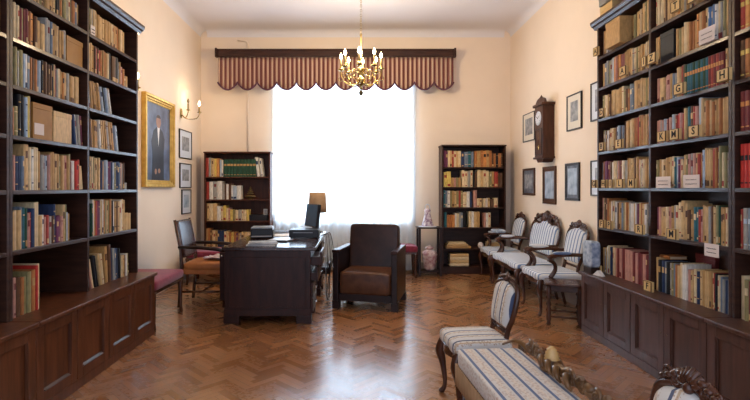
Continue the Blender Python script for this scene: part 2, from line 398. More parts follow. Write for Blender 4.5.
def cabinet(side, y0, y1, xc, xw, ctop, mat):
    s = 1 if side == 'L' else -1
    wh = 'left' if side == 'L' else 'right'
    far = y1 > 4
    lab = ('low dark wooden cabinet with four panelled doors under the far %s bookcase' % wh) if far else 'nearest panelled low cabinet, cut off at the %s edge of the photo' % wh
    t = thing('base_cabinet', lab, 'cabinet', (0, 0, 0))
    def bx(xi, xo, a, b, z0, z1, name, m, par=t, bev=.003, **k):
        return B(min(xi, xo), max(xi, xo), a, b, z0, z1, name, m, par, bev, **k)
    bx(xw, xc-s*.022, y0+.002, y1-.002, .065, ctop-.028, 'body', mat)
    bx(xw, xc-s*.002, y0+.001, y1, 0, .0645, 'plinth', mat)
    bx(xw, xc+s*.018, y0+.001, y1+(.02 if far else -.001), ctop-.0275, ctop, 'top', mat, bev=.006)
    n = 4; dw = (y1-y0)/n
    for k in range(n):
        a, b = y0+k*dw+.003, y0+(k+1)*dw-.003; z0, z1 = .068, ctop-.030; st = .062
        xi, xo = xc-s*.0215, xc
        mb = MB()
        def q(ya, yb, za, zb, x1=xo): mb.box(min(xi, x1), max(xi, x1), ya, yb, za, zb)
        q(a, a+st, z0, z1); q(b-st, b, z0, z1); q(a+st, b-st, z0, z0+st); q(a+st, b-st, z1-st, z1)
        q(a+st, b-st, z0+st, z1-st, xi+s*.007)
        d = mb.build('door', mat, t, .0025)
        # moulding around the sunken panel
        mo = MB(); xm = xi+s*.015
        for ya, yb, za, zb in ((a+st, a+st+.009, z0+st, z1-st), (b-st-.009, b-st, z0+st, z1-st), (a+st+.009, b-st-.009, z0+st, z0+st+.009), (a+st+.009, b-st-.009, z1-st-.009, z1-st)):
            mo.box(min(xi+s*.007, xm), max(xi+s*.007, xm), ya, yb, za, zb)
        mo.build('panel_moulding', mat, d, .002)
        if s > 0: MB().prism([(xi+s*.0065, z0+st+.014), (xi+s*.0065, z0+st+.0005), (xo-s*.001, z0+st+.0005), (xo-s*.001, z0+st+.003)], a+st+.012, b-st-.012, 'y').build('lower_bead', 'case_h', d)
        ky = a+.03 if k % 2 else b-.03
        MB().lathe([(.004,0),(.006,.002),(.0035,.004)], (0,0,0), 8, T=Matrix.Translation((xc, ky, .33)) @ Matrix.Rotation(s*PI/2, 4, 'Y')).build('keyhole', 'bronze', d)
    return t
wall_case('L', 2.69, 4.27, -1.94, XL+.001, LZ, .5505, 'l'); wall_case('L', 1.11, 2.69, -1.94, XL+.001, LZ, .5505, 'l')
cabinet('L', 2.69, 4.27, -1.79, XL+.019, .55, 'cabinet'); cabinet('L', 1.11, 2.69, -1.79, XL+.019, .55, 'cabinet')
wall_case('R', 2.80, 4.36, 2.19, XR-.001, RZ, .5455, 'r'); wall_case('R', 1.24, 2.80, 2.19, XR-.001, RZ, .5455, 'r')
cabinet('R', 2.80, 4.36, 2.045, XR-.019, .545, 'cabinet_r'); cabinet('R', 1.24, 2.80, 2.045, XR-.019, .545, 'cabinet_r')

# ------------------------------------------------------------------ books
BOOKS = []   # dict(w,h,d,col,band,loc,rotz,tilt,label,group,area)
ORD = ['first','second','third','fourth','fifth','sixth','seventh','eighth','ninth','tenth','eleventh','twelfth','thirteenth','fourteenth','fifteenth','sixteenth','seventeenth','eighteenth','nineteenth','twentieth','twenty-first','twenty-second','twenty-third','twenty-fourth','twenty-fifth','twenty-sixth','twenty-seventh','twenty-eighth','twenty-ninth','thirtieth','thirty-first','thirty-second']
ROW = ['top','second','third','fourth','fifth','sixth','lowest']
def row(case, spec, zs, clear, where, shelfname, dmax, skipn=0):
    """case: 'L','R','B'; spec: 'px0-px1:colours:height[:lean[:band]]'; one colour letter per book, left to right in the photo"""
    idx = 0
    rm = {'far bayR': (598, 601.6, 650, 651.4), 'middle bayR': (652, 654.8, 730, 731.6), 'edge bayR': (733, 740, 756, 762.5), 'edge bayL': (-9, -12, 4, 1.5)}.get(shelfname[1]+case, (0, 0, 1, 1))
    rmf = lambda p: rm[1]+(p-rm[0])*(rm[3]-rm[1])/(rm[2]-rm[0])
    for tok in spec.split():
        f = tok.split(':'); ix = f[0].index('-', 1); p0, p1 = float(f[0][:ix]), float(f[0][ix+1:]); cols = f[1]; hf = float(f[2])
        lean = float(f[3]) if len(f) > 3 and f[3] else 0; band = f[4] if len(f) > 4 else None
        if case != 'B' and not band and len(cols) < 16 and 'pdpdp' not in cols:
            big = abs(p1-p0)/len(cols)*(2.0/(((p0+p1)/2-VX)**2))*F
            if big > .029:
                cols = ''.join(c+(random.choice([c, c, 't', 'T', 'n', 'c', 'g', 'o', 'v']) if random.random() < .85 else '') for c in cols)
        n = len(cols)
        ws = [1+random.uniform(-.22, .22) for _ in cols] if not band else [1]*n
        tot = sum(ws); acc = 0
        for c, wv in zip(cols, ws):
            a = p0+(p1-p0)*acc/tot; acc += wv; b = p0+(p1-p0)*acc/tot; a, b = rmf(a), rmf(b)
            if case == 'L':
                X = 1.965; ya, yb = F*X/(VX-a), F*X/(VX-b); pos = Vector((-X, (ya+yb)/2, zs)); rz = PI/2; th = yb-ya
            elif case == 'R':
                X = 2.215; ya, yb = F*X/(a-VX), F*X/(b-VX); pos = Vector((X, (ya+yb)/2, zs)); rz = -PI/2; th = ya-yb
            else:
                Y = where; xa, xb = (a-VX)*Y/F, (b-VX)*Y/F; pos = Vector(((xa+xb)/2, Y, zs)); rz = 0; th = xb-xa
            th = max(th-.0012, .004)
            h = clear*hf*(1+(0 if band else random.uniform(-.035, .035)))
            if lean: h = min(h, clear*.97)
            h = min(h, clear-.012)
            d = min(dmax, h*random.uniform(.66, .76) if h < .26 else h*.7)
            dep = 0 if band else random.uniform(0, .012)
            area = abs(b-a)*h*F/pos.y
            BOOKS.append(dict(w=th, h=h, d=d, c=c, band=band, pos=pos, rz=rz, lean=lean, dep=dep, area=area, i=idx, shelf=shelfname, hf=hf, X=(a+b)/2))
            idx += 1
def cl(Z, i): return Z[i]-Z[i+1]-.024+(.024 if i == 0 else 0)
def size_word(hf, w):
    if hf > .9: return 'tall'
    if hf < .66: return 'short'
    return 'thick' if w > .042 else ('thin' if w < .018 else 'medium')
# left bookcase, nearer bay (13-88 px) and farther bay (88-137 px)
LB = ["14-30:tTtt:.86 30-50:TtTvnt:.9 50-57:tT:.88 57-61:k:.9 61-67:o:.86 67-73:gv:.7 73-79:om:.68",
 "14-20:cc:.84 20-31:ddd:.82 31-35:O:.82 35-38:n:.78 38-46:tT:.72 46-53:gm:.88 53-60:tT:.85 60-66:tt:.80",
 "14-24:vgv:.90 24-28:lw:.86 28-31:m:.86 31-38:ono:.84 38-42:ml:.84 42-49:kn:.86 49-55:nk:.86 55-57:r:.85 57-63:gt:.80 63-66:O:.78 66-73:Tgt:.78 73-80:TT:.78",
 "13-15.5:o:.62 15.5-20:v:.66 20-26:kk:.96 26-28:l:.9 28-32:y:.95 75-79:b:.82:-8 79.5-84:gu:.84:-6",
 "13-16:p:.72 16-25:bbm:.68 25-30:T:.93 30-39:cwcc:.88 39-42:t:.82 42-49:ggl:.74 49-52:pt:.8 52-59:tTt:.84 59-62:v:.8 62-68:tTp:.78 68-71:t:.84 71-73:d:.7 73-76:w:.7 76-80:Rr:.72 80-84:c:.58:-7",
 "13-22:TcT:.70 22-28:meG:.76 28-32:pr:.66 32-35:b:.72 35-40:cc:.82 40-45:Tw:.58 45-55:prgn:.56 55-57:b:.8 57-64:uup:.54 64-67:T:.78 67-70:l:.58",
 "14-21:p:.64 22.5-28:o:.60 28.6-36:v:.68 36.4-41:Rc:.74"]
LA = ["89-98:vcTT:.82 98-111:tTt:.78 111-125:TtTtT:.76",
 "89-93:TT:.86 93-100:tnrn:.84 100-109:rtt:.84 109-119:kk:.86 119-121:g:.76 121-125:p:.62 125-129:v:.4",
 "90-94:gt:.84:-6 95.5-102:tt:.86:-10 104-107:lk:.82:-12 108.5-113:lw:.84:-14",
 "90-99:nt:.80:-4 100.5-105.5:wt:.84:-6 107-115:tt:.86:-9 117-119.5:l:.8:-10",
 "90-97:TcT:.84 97-101:cc:.82 101-125:bmlublbmg:.78 125-128:g:.2",
 "90-93:kG:.78 93-96:w:.82 96-101:ruu:.82 101-105:cw:.82 105-112:oTo:.82 112-115:kw:.8 115-121:tT:.78 121-125:wc:.82 126-131:T:.44",
 "91-94:pc:.62:-14 96-99:kk:.66:-12 101-104.5:Tc:.68:-10 107-112:t:.80:-4 112.5-121:bmbk:.7:-3 122-129:cTw:.5"]
RC = ["599-606:ntww:.84 629-638:tvTT:.78 638-640.5:c:.8 640.5-649:TT:.94",
 "599-606:tmgv:.84 606-610:gl:.86 610-615:Op:.86 615-617:O:.86 617-622:d:.82 622-628:tt:.88 628-641:TcTt:.84 641-650:Tct:.84",
 "599-607:vct:.78 607-620:tTt:.86 620-626:vn:.74 626-631:mm:.84 631-645:TtTT:.88 645-650:tT:.84",
 "599-607:ngwt:.68 607-613:ct:.70 613-622:lmm:.72 622-631:TcT:.84 631-641:oro:.88 641-650:tTot:.86",
 "598-600:l:.78 600-606:ud:.78 606-625:gwcgpdwg:.76 625-636:tTTt:.80 636-644:pwc:.74 644-650:tT:.74",
 "599-605:pno:.80 605-612:twc:.72 612-635:wtmcTwwwg:.70 635-650:uTTwgT:.70",
 "599-603:tB:.58 603-606:w:.64 606-611:bc:.62 611-648.5:pdpdpppdpddpdd:.64"]
RD = ["653-664:ccT:.84 664-700:TtOTtOTt:.86 700-728:tTTotT:.86",
 "652-657:Tt:.80 672-680:tvT:.76 680-686:cT:.84 686-694:oo:.80 694-702:OTo:.90 702-706:T:.92 706-712:BmB:.92 712-717:wc:.92 717-723:gv:.92 723-729:TT:.90",
 "653-664:pTTp:.70 664-674:ptmg:.70 674-682:Trn:.82 682-706:GeeGeGeGe:.80::O 706-722:drdrdd:.80::O 722-729:TO:.84",
 "653-668:ppgplpdp:.62 668-681:lgrRpr:.68 681-690:Ten:.80 690-695:rp:.78 695-701:lT:.92 701-709:ToT:.84 709-729:ottoTtTt:.80",
 "653-665:vtcTt:.70 665-675:tTcel:.72 675-680:upc:.66 680-700:TvpgpTro:.74 700-704:lT:.84 704-711:TTt:.82 711-719:ru:.84 719-729:cvgT:.72",
 "653-665:upTTc:.64 665-675:ptgc:.68 675-684:cTT:.78 684-690:nt:.62 690-696:ee:.68 696-700:rp:.66 700-712:tTTgnt:.72 712-720:TvGt:.72 720-729:tcT:.70",
 "652-655:T:.64 655-666:kbmk:.60 666-672:gvm:.60 672-676:oT:.58 676-684:cww:.62 685-696:pTcb:.56 697-709:TtTTt:.60 709-717:crkc:.58 717-729:mgbmk:.54"]
RE = ["733-752:ooTo:.9", "733-753:rOro:.86::y", "733-753:nono:.88::y", "733-753:ddnd:.84::O", "733-754:RRRRR:.84::k", "733-736:r:.72 736-755:gmmg:.72::l", "732-737:c:.66 737-745:vd:.60 745-756:OTt:.56"]
LN = ["-6-4:tn:.8", "-9-3:vt:.8", "-8-3:pp:.84", "-9-3:to:.7", "-8-2:cg:.6", "-9-2:pp:.66", "-9-1:nt:.5"]
for i in range(7):
    rw = ROW[i]+(' shelf' if i else ' shelf')
    row('L', LB[i], LZ[i+1], cl(LZ, i), None, ('left wall bookcase', 'nearer bay', rw), .19)
    row('L', LA[i], LZ[i+1], cl(LZ, i), None, ('left wall bookcase', 'far bay', rw), .19)
    row('L', LN[i], LZ[i+1], cl(LZ, i), None, ('leftmost bookcase', 'edge bay', rw), .19)
    row('R', RC[i], RZ[i+1], cl(RZ, i), None, ('right wall bookcase', 'far bay', rw), .165)
    row('R', RD[i], RZ[i+1], cl(RZ, i), None, ('right wall bookcase', 'middle bay', rw), .165)
    row('R', RE[i], RZ[i+1], cl(RZ, i), None, ('rightmost bookcase', 'edge bay', rw), .165)
# small bookcases on back wall
BLZ = [1.825, 1.47, 1.127, .805, .415, .08]
BRZ = [1.93, 1.616, 1.315, 1.008, .706, .383, .112]
BL = ["205.5-211:rg:.84 211-214:T:.84 214-219:yO:.80 219.5-223:lw:.78 223.5-256:GGGGGGGGGG:.78::t 257-260:w:.9:-7 260.8-263.5:w:.84:-7",
 "206-209:r:.85 209-222:wgw:.86 222-231:gnwn:.74 231-233:w:.66 233-241:lw:.64:-2",
 "206.5-217:TcT:.86 217-223:wc:.72 223-226:y:.74 226-230:cp:.64 230-249:yvcgccy:.54",
 "206-210:to:.72 210-215:nTc:.66 215-224:tbbb:.64 224-229:cT:.62 229-236:oyo:.58 236-238:u:.56 238-241:tg:.56 241-250:TTc:.58 250-256:tn:.5"]
BR = ["444-448:uu:.84 448-452:cT:.84 452-454:r:.84 454-461:cTc:.82 461-474:bmem:.80 474.5-492:otoOto:.84 492-503:nokon:.7",
 "443.8-451:yy:.82 451-461:tpvt:.50 462-473:ccgc:.88 473.5-477:kn:.84 477.5-489:cTcc:.9 489.5-492:v:.84 492-498:tr:.82 498-503:nn:.76",
 "443.8-447.5:em:.88 447.5-463:wvtTvrv:.86 463-470:cw:.82 470-472:b:.8 473.5-477:p:.92 477-482:cT:.46 483-490:cwT:.48 490.5-494:n:.44 494-498:c:.5",
 "444.5-447:e:.78 447-455:ooO:.66 455-459:wc:.74 459-463:gm:.8 463-466:kk:.82 469-480:cwTt:.82 484-491:pwc:.76"]
for i in range(4): row('B', BL[i], BLZ[i+1], BLZ[i]-BLZ[i+1]-.02, 7.245, ('back left bookcase', '', ROW[i]+' shelf'), .17)
for i in range(4): row('B', BR[i], BRZ[i+1], BRZ[i]-BRZ[i+1]-.02, 7.265, ('back right bookcase', '', ROW[i]+' shelf'), .17)

def book_mesh(mb, w, h, d, band, T=None, slots=(0,1,2), simple=False):
    c, p, b = slots
    # boards
    mb.box(-w/2, -w/2+min(.0025, w*.2), .004, d, 0, h, c, T); mb.box(w/2-min(.0025, w*.2), w/2, .004, d, 0, h, c, T)
    # rounded spine
    prof = [(-w/2, .0042), (-w*.42, .0005), (-w*.2, -.0035), (w*.2, -.0035), (w*.42, .0005), (w/2, .0042)]
    mb.prism(prof, 0, h, 'z', c, T)
    t = min(.0026, w*.21); mb.box(-w/2+t, w/2-t, .0044, d-.004, .004, h-.005, p, T)
    return mb
def bands(mb, w, h, style, T=None, slot=2):
    # title labels and bands raised on the spine
    def bd(z0, z1, k=.40):
        pr = [(-w*k, .0002), (-w*.2, -.0041), (w*.2, -.0041), (w*k, .0002)]
        mb.prism(pr, z0*h, z1*h, 'z', slot, T)
    if style == 0: bd(.62, .80)
    elif style == 1: bd(.80, .83); bd(.16, .19)
    elif style == 2: bd(.70, .86, .3); bd(.06, .12, .3)
    elif style == 3: bd(.05, .2)
    elif style == 9: bd(.62, .74, .42) if h > .24 or slot == 2 else bd(.6, .68, .42); bd(.1, .13)
BANDC = {'t':'n','T':'n','c':'r','w':'b','o':'t','O':'k','r':'T','R':'k','d':'T','p':'d','b':'T','B':'w','l':'b','g':'d','G':'t','v':'c','k':'t','n':'T','y':'r','e':'c','u':'T','m':'c'}
BOOKS.sort(key=lambda q: -q['area'])
def order_key(q): return q['shelf']
shelves = {}
for q in BOOKS: shelves.setdefault(q['shelf'], []).append(q)
for k, L_ in shelves.items():
    L_.sort(key=lambda q: q['X'])
    for i, q in enumerate(L_): q['i'] = i
INVIEW = [q for q in BOOKS if -2 < q['X'] < 751]
SOLO = set(id(q) for q in INVIEW[:300-27])     # the loose and lying books below make up the rest of the 300
stuff = MB(); smats = list(BM.values())+[M['pages']]; skeys = list(BM.keys())
for q in BOOKS:
    Rz = Matrix.Rotation(q['rz'], 4, 'Z'); a = R(q['lean'])
    Ry = Matrix.Rotation(a, 4, 'Y')
    piv = Vector(((q['w']/2) if a > 0 else -q['w']/2, 0, 0)) if a else Vector((0,0,0))
    loc = q['pos'] + Rz @ (Vector((0, q['dep'], .0004)) + piv - Ry @ piv)
    st = 9 if q['band'] else random.choice([0,1,2,3,5,5,5,5,5])
    bc = q['band'] or BANDC[q['c']]
    if id(q) in SOLO:
        mb = book_mesh(MB(), q['w'], q['h'], q['d'], None); bands(mb, q['w'], q['h'], st)
        o = mb.build('book', [BM[q['c']], M['pages'], BM[bc]])
        o.location = loc; o.rotation_euler = (0, a, q['rz'])
        cs, bay, sh = q['shelf']
        L_ = shelves[q['shelf']]; i = q['i']
        side = 'left'; k = i
        if len(L_)-1-i < i: side = 'right'; k = len(L_)-1-i
        pl = '%s, %s of %s' % (sh, bay, cs) if bay else '%s of %s' % (sh, cs)
        nth = ('%s from %s' % (ORD[k], side)) if k else ('%smost' % side)
        adj = PAL[q['c']][0]; szw = size_word(q['hf'], q['w'])
        if szw == 'medium': lab = '%s book, %s, %s' % (adj, nth, pl)
        else: lab = '%s %s book, %s, %s' % (szw, adj, nth, pl)
        tag(o, lab, 'book', 'books on the ' + pl)
    else:
        T = Matrix.Translation(loc) @ Rz @ Ry
        book_mesh(stuff, q['w'], q['h'], q['d'], None, T, (skeys.index(q['c']), len(skeys), skeys.index(bc)))
        bands(stuff, q['w'], q['h'], st, T, skeys.index(bc))
so = stuff.build('small_books', smats)
tag(so, 'remaining narrow books filling gaps on the shelves of all the bookcases', 'books'); so['kind'] = 'stuff'

# boxes, files and lying books among the rows
def lybook(x, y, z, w, th, d, rz, col, label, group, z0a=0):
    mb = book_mesh(MB(), th, w, d, None)
    o = mb.build('book', [BM[col], M['pages'], BM[BANDC[col]]]); o.rotation_euler = (0, PI/2, rz)
    o.location = Vector((x, y, z+th/2)) - Matrix.Rotation(rz, 3, 'Z') @ Vector((w/2, 0, 0))
    return tag(o, label, 'book', group)
def filebox(name, x0, x1, y0, y1, z0, z1, mat, label, T=0, pageside=None):
    mb = MB(); cx, cy = (x0+x1)/2, (y0+y1)/2; hx, hy, h = (x1-x0)/2, (y1-y0)/2, z1-z0
    mb.box(-hx, hx, -hy, hy, 0, h-.016, 0); mb.box(-hx-.002, hx+.002, -hy-.002, hy+.002, h-.034, h, 0)
    o = mb.build(name, [mat, M['pages']], None, .002); o.location = (cx, cy, z0+.0004); o.rotation_euler = (0, 0, R(T))
    return tag(o, label, 'box')
def Ypx(px, X): return F*X/abs(px-VX)
filebox('file_box', -2.17, -1.965, Ypx(66.8, 1.965), Ypx(83, 1.965)-.004, LZ[2], LZ[2]+.185, M['boxo'], 'orange-brown file box at right end of second shelf, nearer left bay')
b = filebox('file_box', -2.18, -1.968, Ypx(33.5, 1.965), Ypx(53, 1.965)-.004, LZ[4], LZ[4]+.225, M['boxo'], 'large orange-brown file box with a paper label, fourth shelf of nearer left bay')
MB().box(-1.9655, -1.9645, Ypx(34.5, 1.965), Ypx(44, 1.965), LZ[4]+.03, LZ[4]+.10).build('paper_label', 'card', None).parent = b
bpy.data.objects['paper_label'].matrix_parent_inverse = Matrix.Translation(-Vector(b.location))
filebox('file_box', -2.18, -1.968, Ypx(54, 1.965), Ypx(72.5, 1.965)-.006, LZ[4], LZ[4]+.205, BM['T'], 'pale tan file box right of the orange-brown one, fourth left shelf')
filebox('file_box', 2.13, 2.40, Ypx(622, 2.15), Ypx(608, 2.15), RZ[1], RZ[1]+.215, BM['t'], 'big tan box jutting out of the top shelf, far right bay')
filebox('file_box', 2.215, 2.40, Ypx(673.6, 2.215), Ypx(660.4, 2.215), RZ[2], RZ[2]+.215, BM['k'], 'wide black box on the second shelf of the middle right bay')
filebox('archive_box', 2.17, 2.40, Ypx(612, 2.17), Ypx(600, 2.17), RZ[0]+.07, RZ[0]+.155, M['tagwood'], 'tan archive box on top of the right bookcase, under a grey box')
filebox('archive_box', 2.15, 2.41, Ypx(615, 2.16), Ypx(600, 2.16), RZ[0]+.157, RZ[0]+.245, M['greybox'], 'grey archive box on the tan one above the right bookcase')
filebox('archive_box', 2.19, 2.41, Ypx(614, 2.17), Ypx(601, 2.17), RZ[0]+.247, RZ[0]+.35, M['paper'], 'pale archive box at the top of the pile on the right bookcase')
for k in range(6):
    ya = Ypx(622+k*4, 2.2)
    yb = Ypx(622+(k+1)*4, 2.2)
    mb = book_mesh(MB(), ya-yb-.002, .27, .17, None); bands(mb, ya-yb-.002, .27, 1)
    o = mb.build('book', [BM['d'], M['pages'], BM['T']]); o.location = (2.2, (ya+yb)/2, RZ[0]+.0704); o.rotation_euler = (0,0,-PI/2)
    tag(o, 'dark red volume on top of the right bookcase, %s from the grey boxes' % ORD[k], 'book', 'dark red volumes on top of the right bookcase')
# books lying behind / on rows
lybook(2.26, Ypx(663, 2.26), RZ[7]+.238, .15, .024, .13, -PI/2, 'o', 'brown book lying across the lowest row, far end of middle right bay', 'books on the lowest right shelf')
filebox('ledger', 2.388, 2.414, Ypx(708, 2.34), Ypx(689, 2.34), RZ[7], RZ[7]+.30, BM['d'], 'dark red ledger standing behind the lowest row, middle right bay')
filebox('file_box', -2.40, -2.20, 2.80, 2.98, LZ[7], LZ[7]+.33, BM['n'], 'dark brown box behind the few books on the lowest left shelf')
for k, (cc, w_) in enumerate((('c', .17), ('w', .15), ('T', .16))):
    lybook(-2.0, 4.13, LZ[7]+.001+.034*k+(0), w_, .032, .2, PI/2, cc, '%s book in the untidy pile at the far end of lowest left shelf' % ['cream lower','off-white middle','light tan upper'][k], 'pile at end of lowest left shelf')
# back-right bookcase lying books
def pxX(px, Y): return (px-VX)*Y/F
y_ = 7.27
for k, (x0, x1, cc, th) in enumerate(((446, 471, 't', .035), (447, 468, 'T', .03), (449, 466, 'c', .025))):
    z = BRZ[5]+.0005+sum((.0355, .0305)[:k]); lybook(pxX((x0+x1)/2, y_), y_, z, (x1-x0)*y_/F, th, .19, 0, cc, '%s wide volume lying on fifth shelf, back right bookcase, beside round pot' % ['lowest tan', 'middle light tan', 'topmost cream'][k], 'volumes lying on fifth shelf of back right bookcase')
for k in range(3):
    lybook(pxX(494, y_), y_, BRZ[5]+.0005+.0305*k, .20-.01*k, .03, .16, 0, 'tTT'[k], '%s tan book of the pile right of the round pot, back right bookcase' % ['lowest', 'middle', 'third'][k], 'pile right of the round pot')
o = lybook(pxX(495.5, y_), y_+.01, BRZ[5]+.093, .18, .025, .15, 0, 'w', 'off-white book topping the pile right of the round pot', 'pile right of the round pot')
for k in range(4):
    lybook(pxX(459.5, y_), y_, BRZ[6]+.0005+.0475*k, .28, .047, .19, 0, 'cTcT'[k], '%s thick cream volume in the pile on lowest shelf, back right bookcase' % ['lowest', 'second', 'third', 'topmost'][k], 'thick volumes piled on the lowest shelf')
pot = MB().lathe([(.015,0),(.035,.012),(.046,.04),(.04,.07),(.022,.085),(.026,.092)], (0,0,0), 16).build('round_pot', 'card'); pot.location = (pxX(481, y_), y_+.02, BRZ[5]+.001); tag(pot, 'small round pot between two book piles in back right bookcase', 'pot')

# letter blocks on the right bookcase
def text_mesh(txt, size, name, mat, parent):
    cu = bpy.data.curves.new(name, 'FONT'); cu.body = txt; cu.size = size; cu.align_x = 'CENTER'; cu.align_y = 'CENTER'; cu.extrude = .0006; cu.resolution_u = 3; cu.offset = .0012
    to = bpy.data.objects.new('tmp', cu); C.objects.link(to)
    dg = bpy.context.evaluated_depsgraph_get(); me = bpy.data.meshes.new_from_object(to.evaluated_get(dg))
    bpy.data.objects.remove(to); me.name = name; me.materials.clear(); me.materials.append(M[mat])
    o = bpy.data.objects.new(name, me); C.objects.link(o); o.parent = parent; o.rotation_euler = (PI/2, 0, 0); return o
def block(ch, px, r, w=.078, h=.064, X=2.13):
    y = F*X/(px-VX); z = RZ[r+1]
    t = thing('letter_block', '', 'letter block', (X, y, z+.0005), -PI/2, 'letter blocks on the right bookcase')
    MB().box(-w/2+.003, w/2-.003, 0.001, .006, .003, h-.003, 0).box(-w/2, w/2, .0061, .024, 0, h).build('face_board', ['tagwood'], t, .001)
    mb = MB()
    for a, b, c, d in ((-w/2, w/2, 0, .0029), (-w/2, w/2, h-.0029, h), (-w/2, -w/2+.0029, .003, h-.003), (w/2-.0029, w/2, .003, h-.003)): mb.box(a, b, -.001, .006, c, d)
    mb.build('edging', 'tagedge', t)
    l = text_mesh(ch, .066, 'letter', 'ink', t); l.location = (0, .0002, h/2)
    t['label'] = 'tan block lettered %s on the %s shelf of the right bookcase%s' % (ch, ROW[r], {('M',4): ', far bay', ('M',3): ', middle bay', ('M',5): ', middle bay', ('A',0): ', at its end'}.get((ch, r), ''))
    return t
for ch, px, r in (('A',595,0),('T',675,0),('V',692,0),('A',622,1),('I',643.5,1),('Z',651,1),('D',601,2),('G',678,2),('H',722,2),
                  ('B',601,3),('E',618,3),('K',661,3),('M',673.5,3),('S',693,3),('G',593.5,4),('H',603,4),('I',610,4),('L',619,4),('M',630.5,4),
                  ('F',601,5),('P',608.5,5),('R',638.5,5),('M',671,5),('E',597.5,6),('F',647,6)):
    block(ch, px, r, w=.055 if ch == 'I' else (.068 if px < 612 else .092), h=.072)
def placard(px, X, z, w, h, label, s=1):
    y = F*X/abs(px-VX)
    t = thing('paper_placard', label, 'placard', (s*X, y, z+.0005), -PI/2*s, 'paper placards on the shelves')
    MB().box(-w/2, w/2, 0, .0015, 0, h).box(-w/2, w/2, .0015, .03, 0, .0015).build('card', 'card', t)
    mb = MB(); rnd = random.Random(int(px))
    for zz in (h*.62, h*.30):
        N_ = 26; xx = rnd.uniform(.30, .36)
        MB().tube([(-w*xx+2*w*xx*i/N_, -.0012, zz+(.0032 if i % 2 else -.0032)*rnd.uniform(.4, 1)) for i in range(N_+1)], .001, 4).build('lettering', 'ink', t)
placard(706.5, 2.17, RZ[2], .135, .092, 'white two-line paper placard on second shelf of middle right bay')
placard(663, 2.17, RZ[5], .16, .08, 'left of the two paper placards on fifth shelf, middle right bay')
placard(691, 2.17, RZ[5], .15, .085, 'right of the two paper placards on fifth shelf, middle right bay')
t = thing('paper_placard', 'paper placard hanging from the sixth shelf edge, middle right bay', 'placard', (2.188, F*2.19/(712-VX), .945), -PI/2, 'paper placards on the shelves')
MB().box(-.06, .06, -.0018, -.0003, -.068, .012).build('card', 'card', t)
mb = MB()
for zz in (-.018, -.043):
    MB().tube([(-.04+.08*i/26, -.003, zz+(.0032 if i % 2 else -.0032)*random.uniform(.4, 1)) for i in range(27)], .001, 4).build('lettering', 'ink', t)
placard(93, 1.955, LZ[1], .06, .075, 'small white paper placard on the top shelf of far left bay', -1)

# ------------------------------------------------------------------ back wall bookcases
def small_case(x0, x1, yf, Zs, mat, label):
    t = thing('small_bookcase', label, 'bookcase', ((x0+x1)/2, yf, 0)); w = (x1-x0)/2; d = YB-.02-yf
    B(-w, -w+.022, 0, d, 0, Zs[0], 'side_panel', mat, t); B(w-.022, w, 0, d, 0, Zs[0], 'side_panel', mat, t)
    B(-w-.008, w+.008, -.008, d, Zs[0]+.0005, Zs[0]+.022, 'top', mat, t)
    B(-w+.0225, w-.0225, d-.01, d, .0, Zs[0], 'back_panel', mat, t, 0)
    for z in Zs[1:]: B(-w+.0225, w-.0225, .004, d-.0105, z-.02, z, 'shelf', mat, t)
    B(-w+.0225, w-.0225, .012, .03, 0, Zs[-1]-.0205, 'plinth', mat, t)
    return t
small_case(pxX(204, 7.22), pxX(270.2, 7.22), 7.22, BLZ, 'mahog', 'reddish brown bookcase on back wall, left of the window')
small_case(pxX(442, 7.24), pxX(506, 7.24), 7.24, BRZ, 'case', 'dark brown bookcase on back wall, right of the window')
# things in back left bookcase
t = thing('ship_figurine', 'small dark ornate ship figurine on second shelf, back left bookcase', 'figurine', (pxX(250.5, 7.3), 7.3, BLZ[2]+.0005))
MB().lathe([(.05,0),(.055,.008),(.03,.014),(.012,.025)], (0,0,0), 16).build('base', 'bronze', t)
MB().cushion((0,0,.045), (.16,.04,.045), .8, .9).build('hull', 'bronze', t)
mb = MB().tube([(0,0,.06),(0,0,.2)], .004, 6)
for z, w_ in ((.09,.055),(.12,.045),(.15,.03),(.175,.02)): mb.ball((0,0,z), w_, sc=(1,.25,.28))
mb.build('masts', 'bronze', t)
t = filebox('storage_box', pxX(248.5, 7.3), pxX(268, 7.3), 7.26, 7.45, BLZ[3], BLZ[3]+.085, M['black'], 'flat black box on third shelf, back left bookcase')
t = tag(MB().box(-.028,.028,-.002,.0,0,.09,0).box(-.022,.022,-.003,-.002,.006,.084,1).build('photo_card', ['paper','print']), 'small photo card standing on the black box in back left bookcase', 'photo'); t.location = (pxX(265.5, 7.3), 7.3, BLZ[3]+.086)

# ------------------------------------------------------------------ pictures
def picture(side, ya, yb, z0, z1, fmat, mmat, pmat, label, fw=.022, mw=.05, dep=.02, name='framed_picture', cat='picture', grp=None):
    x = XL if side == 'L' else XR; w = abs(yb-ya)/2; h = z1-z0
    t = thing(name, label, cat, (x, (ya+yb)/2, z0), PI/2 if side == 'L' else -PI/2, grp)
    mb = MB()
    for a, b, c, d in ((-w, w, 0, fw), (-w, w, h-fw, h), (-w, -w+fw, fw, h-fw), (w-fw, w, fw, h-fw)): mb.box(a, b, -dep, -.0005, c, d)
    mb.build('frame', fmat, t, .003)
    MB().box(-w+fw, w-fw, -dep*.5, -.001, fw, h-fw).build('mount', mmat, t)
    if pmat: MB().box(-w+fw+mw, w-fw-mw, -dep*.5-.0012, -dep*.5-.0001, fw+mw*1.1, h-fw-mw*.9).build('print', pmat, t)
    return t
def YL(px): return F*2.44/(VX-px)
def YR(px): return F*2.43/(px-VX)
g2 = 'small black framed pictures on the left wall'; g3 = 'framed pictures on the right wall'
picture('L', YL(178.5), YL(190.8), 1.715, 2.12, 'blackf', 'mountw', 'print', 'highest of three small black-framed pictures right of the gold portrait', .014, .09, grp=g2)
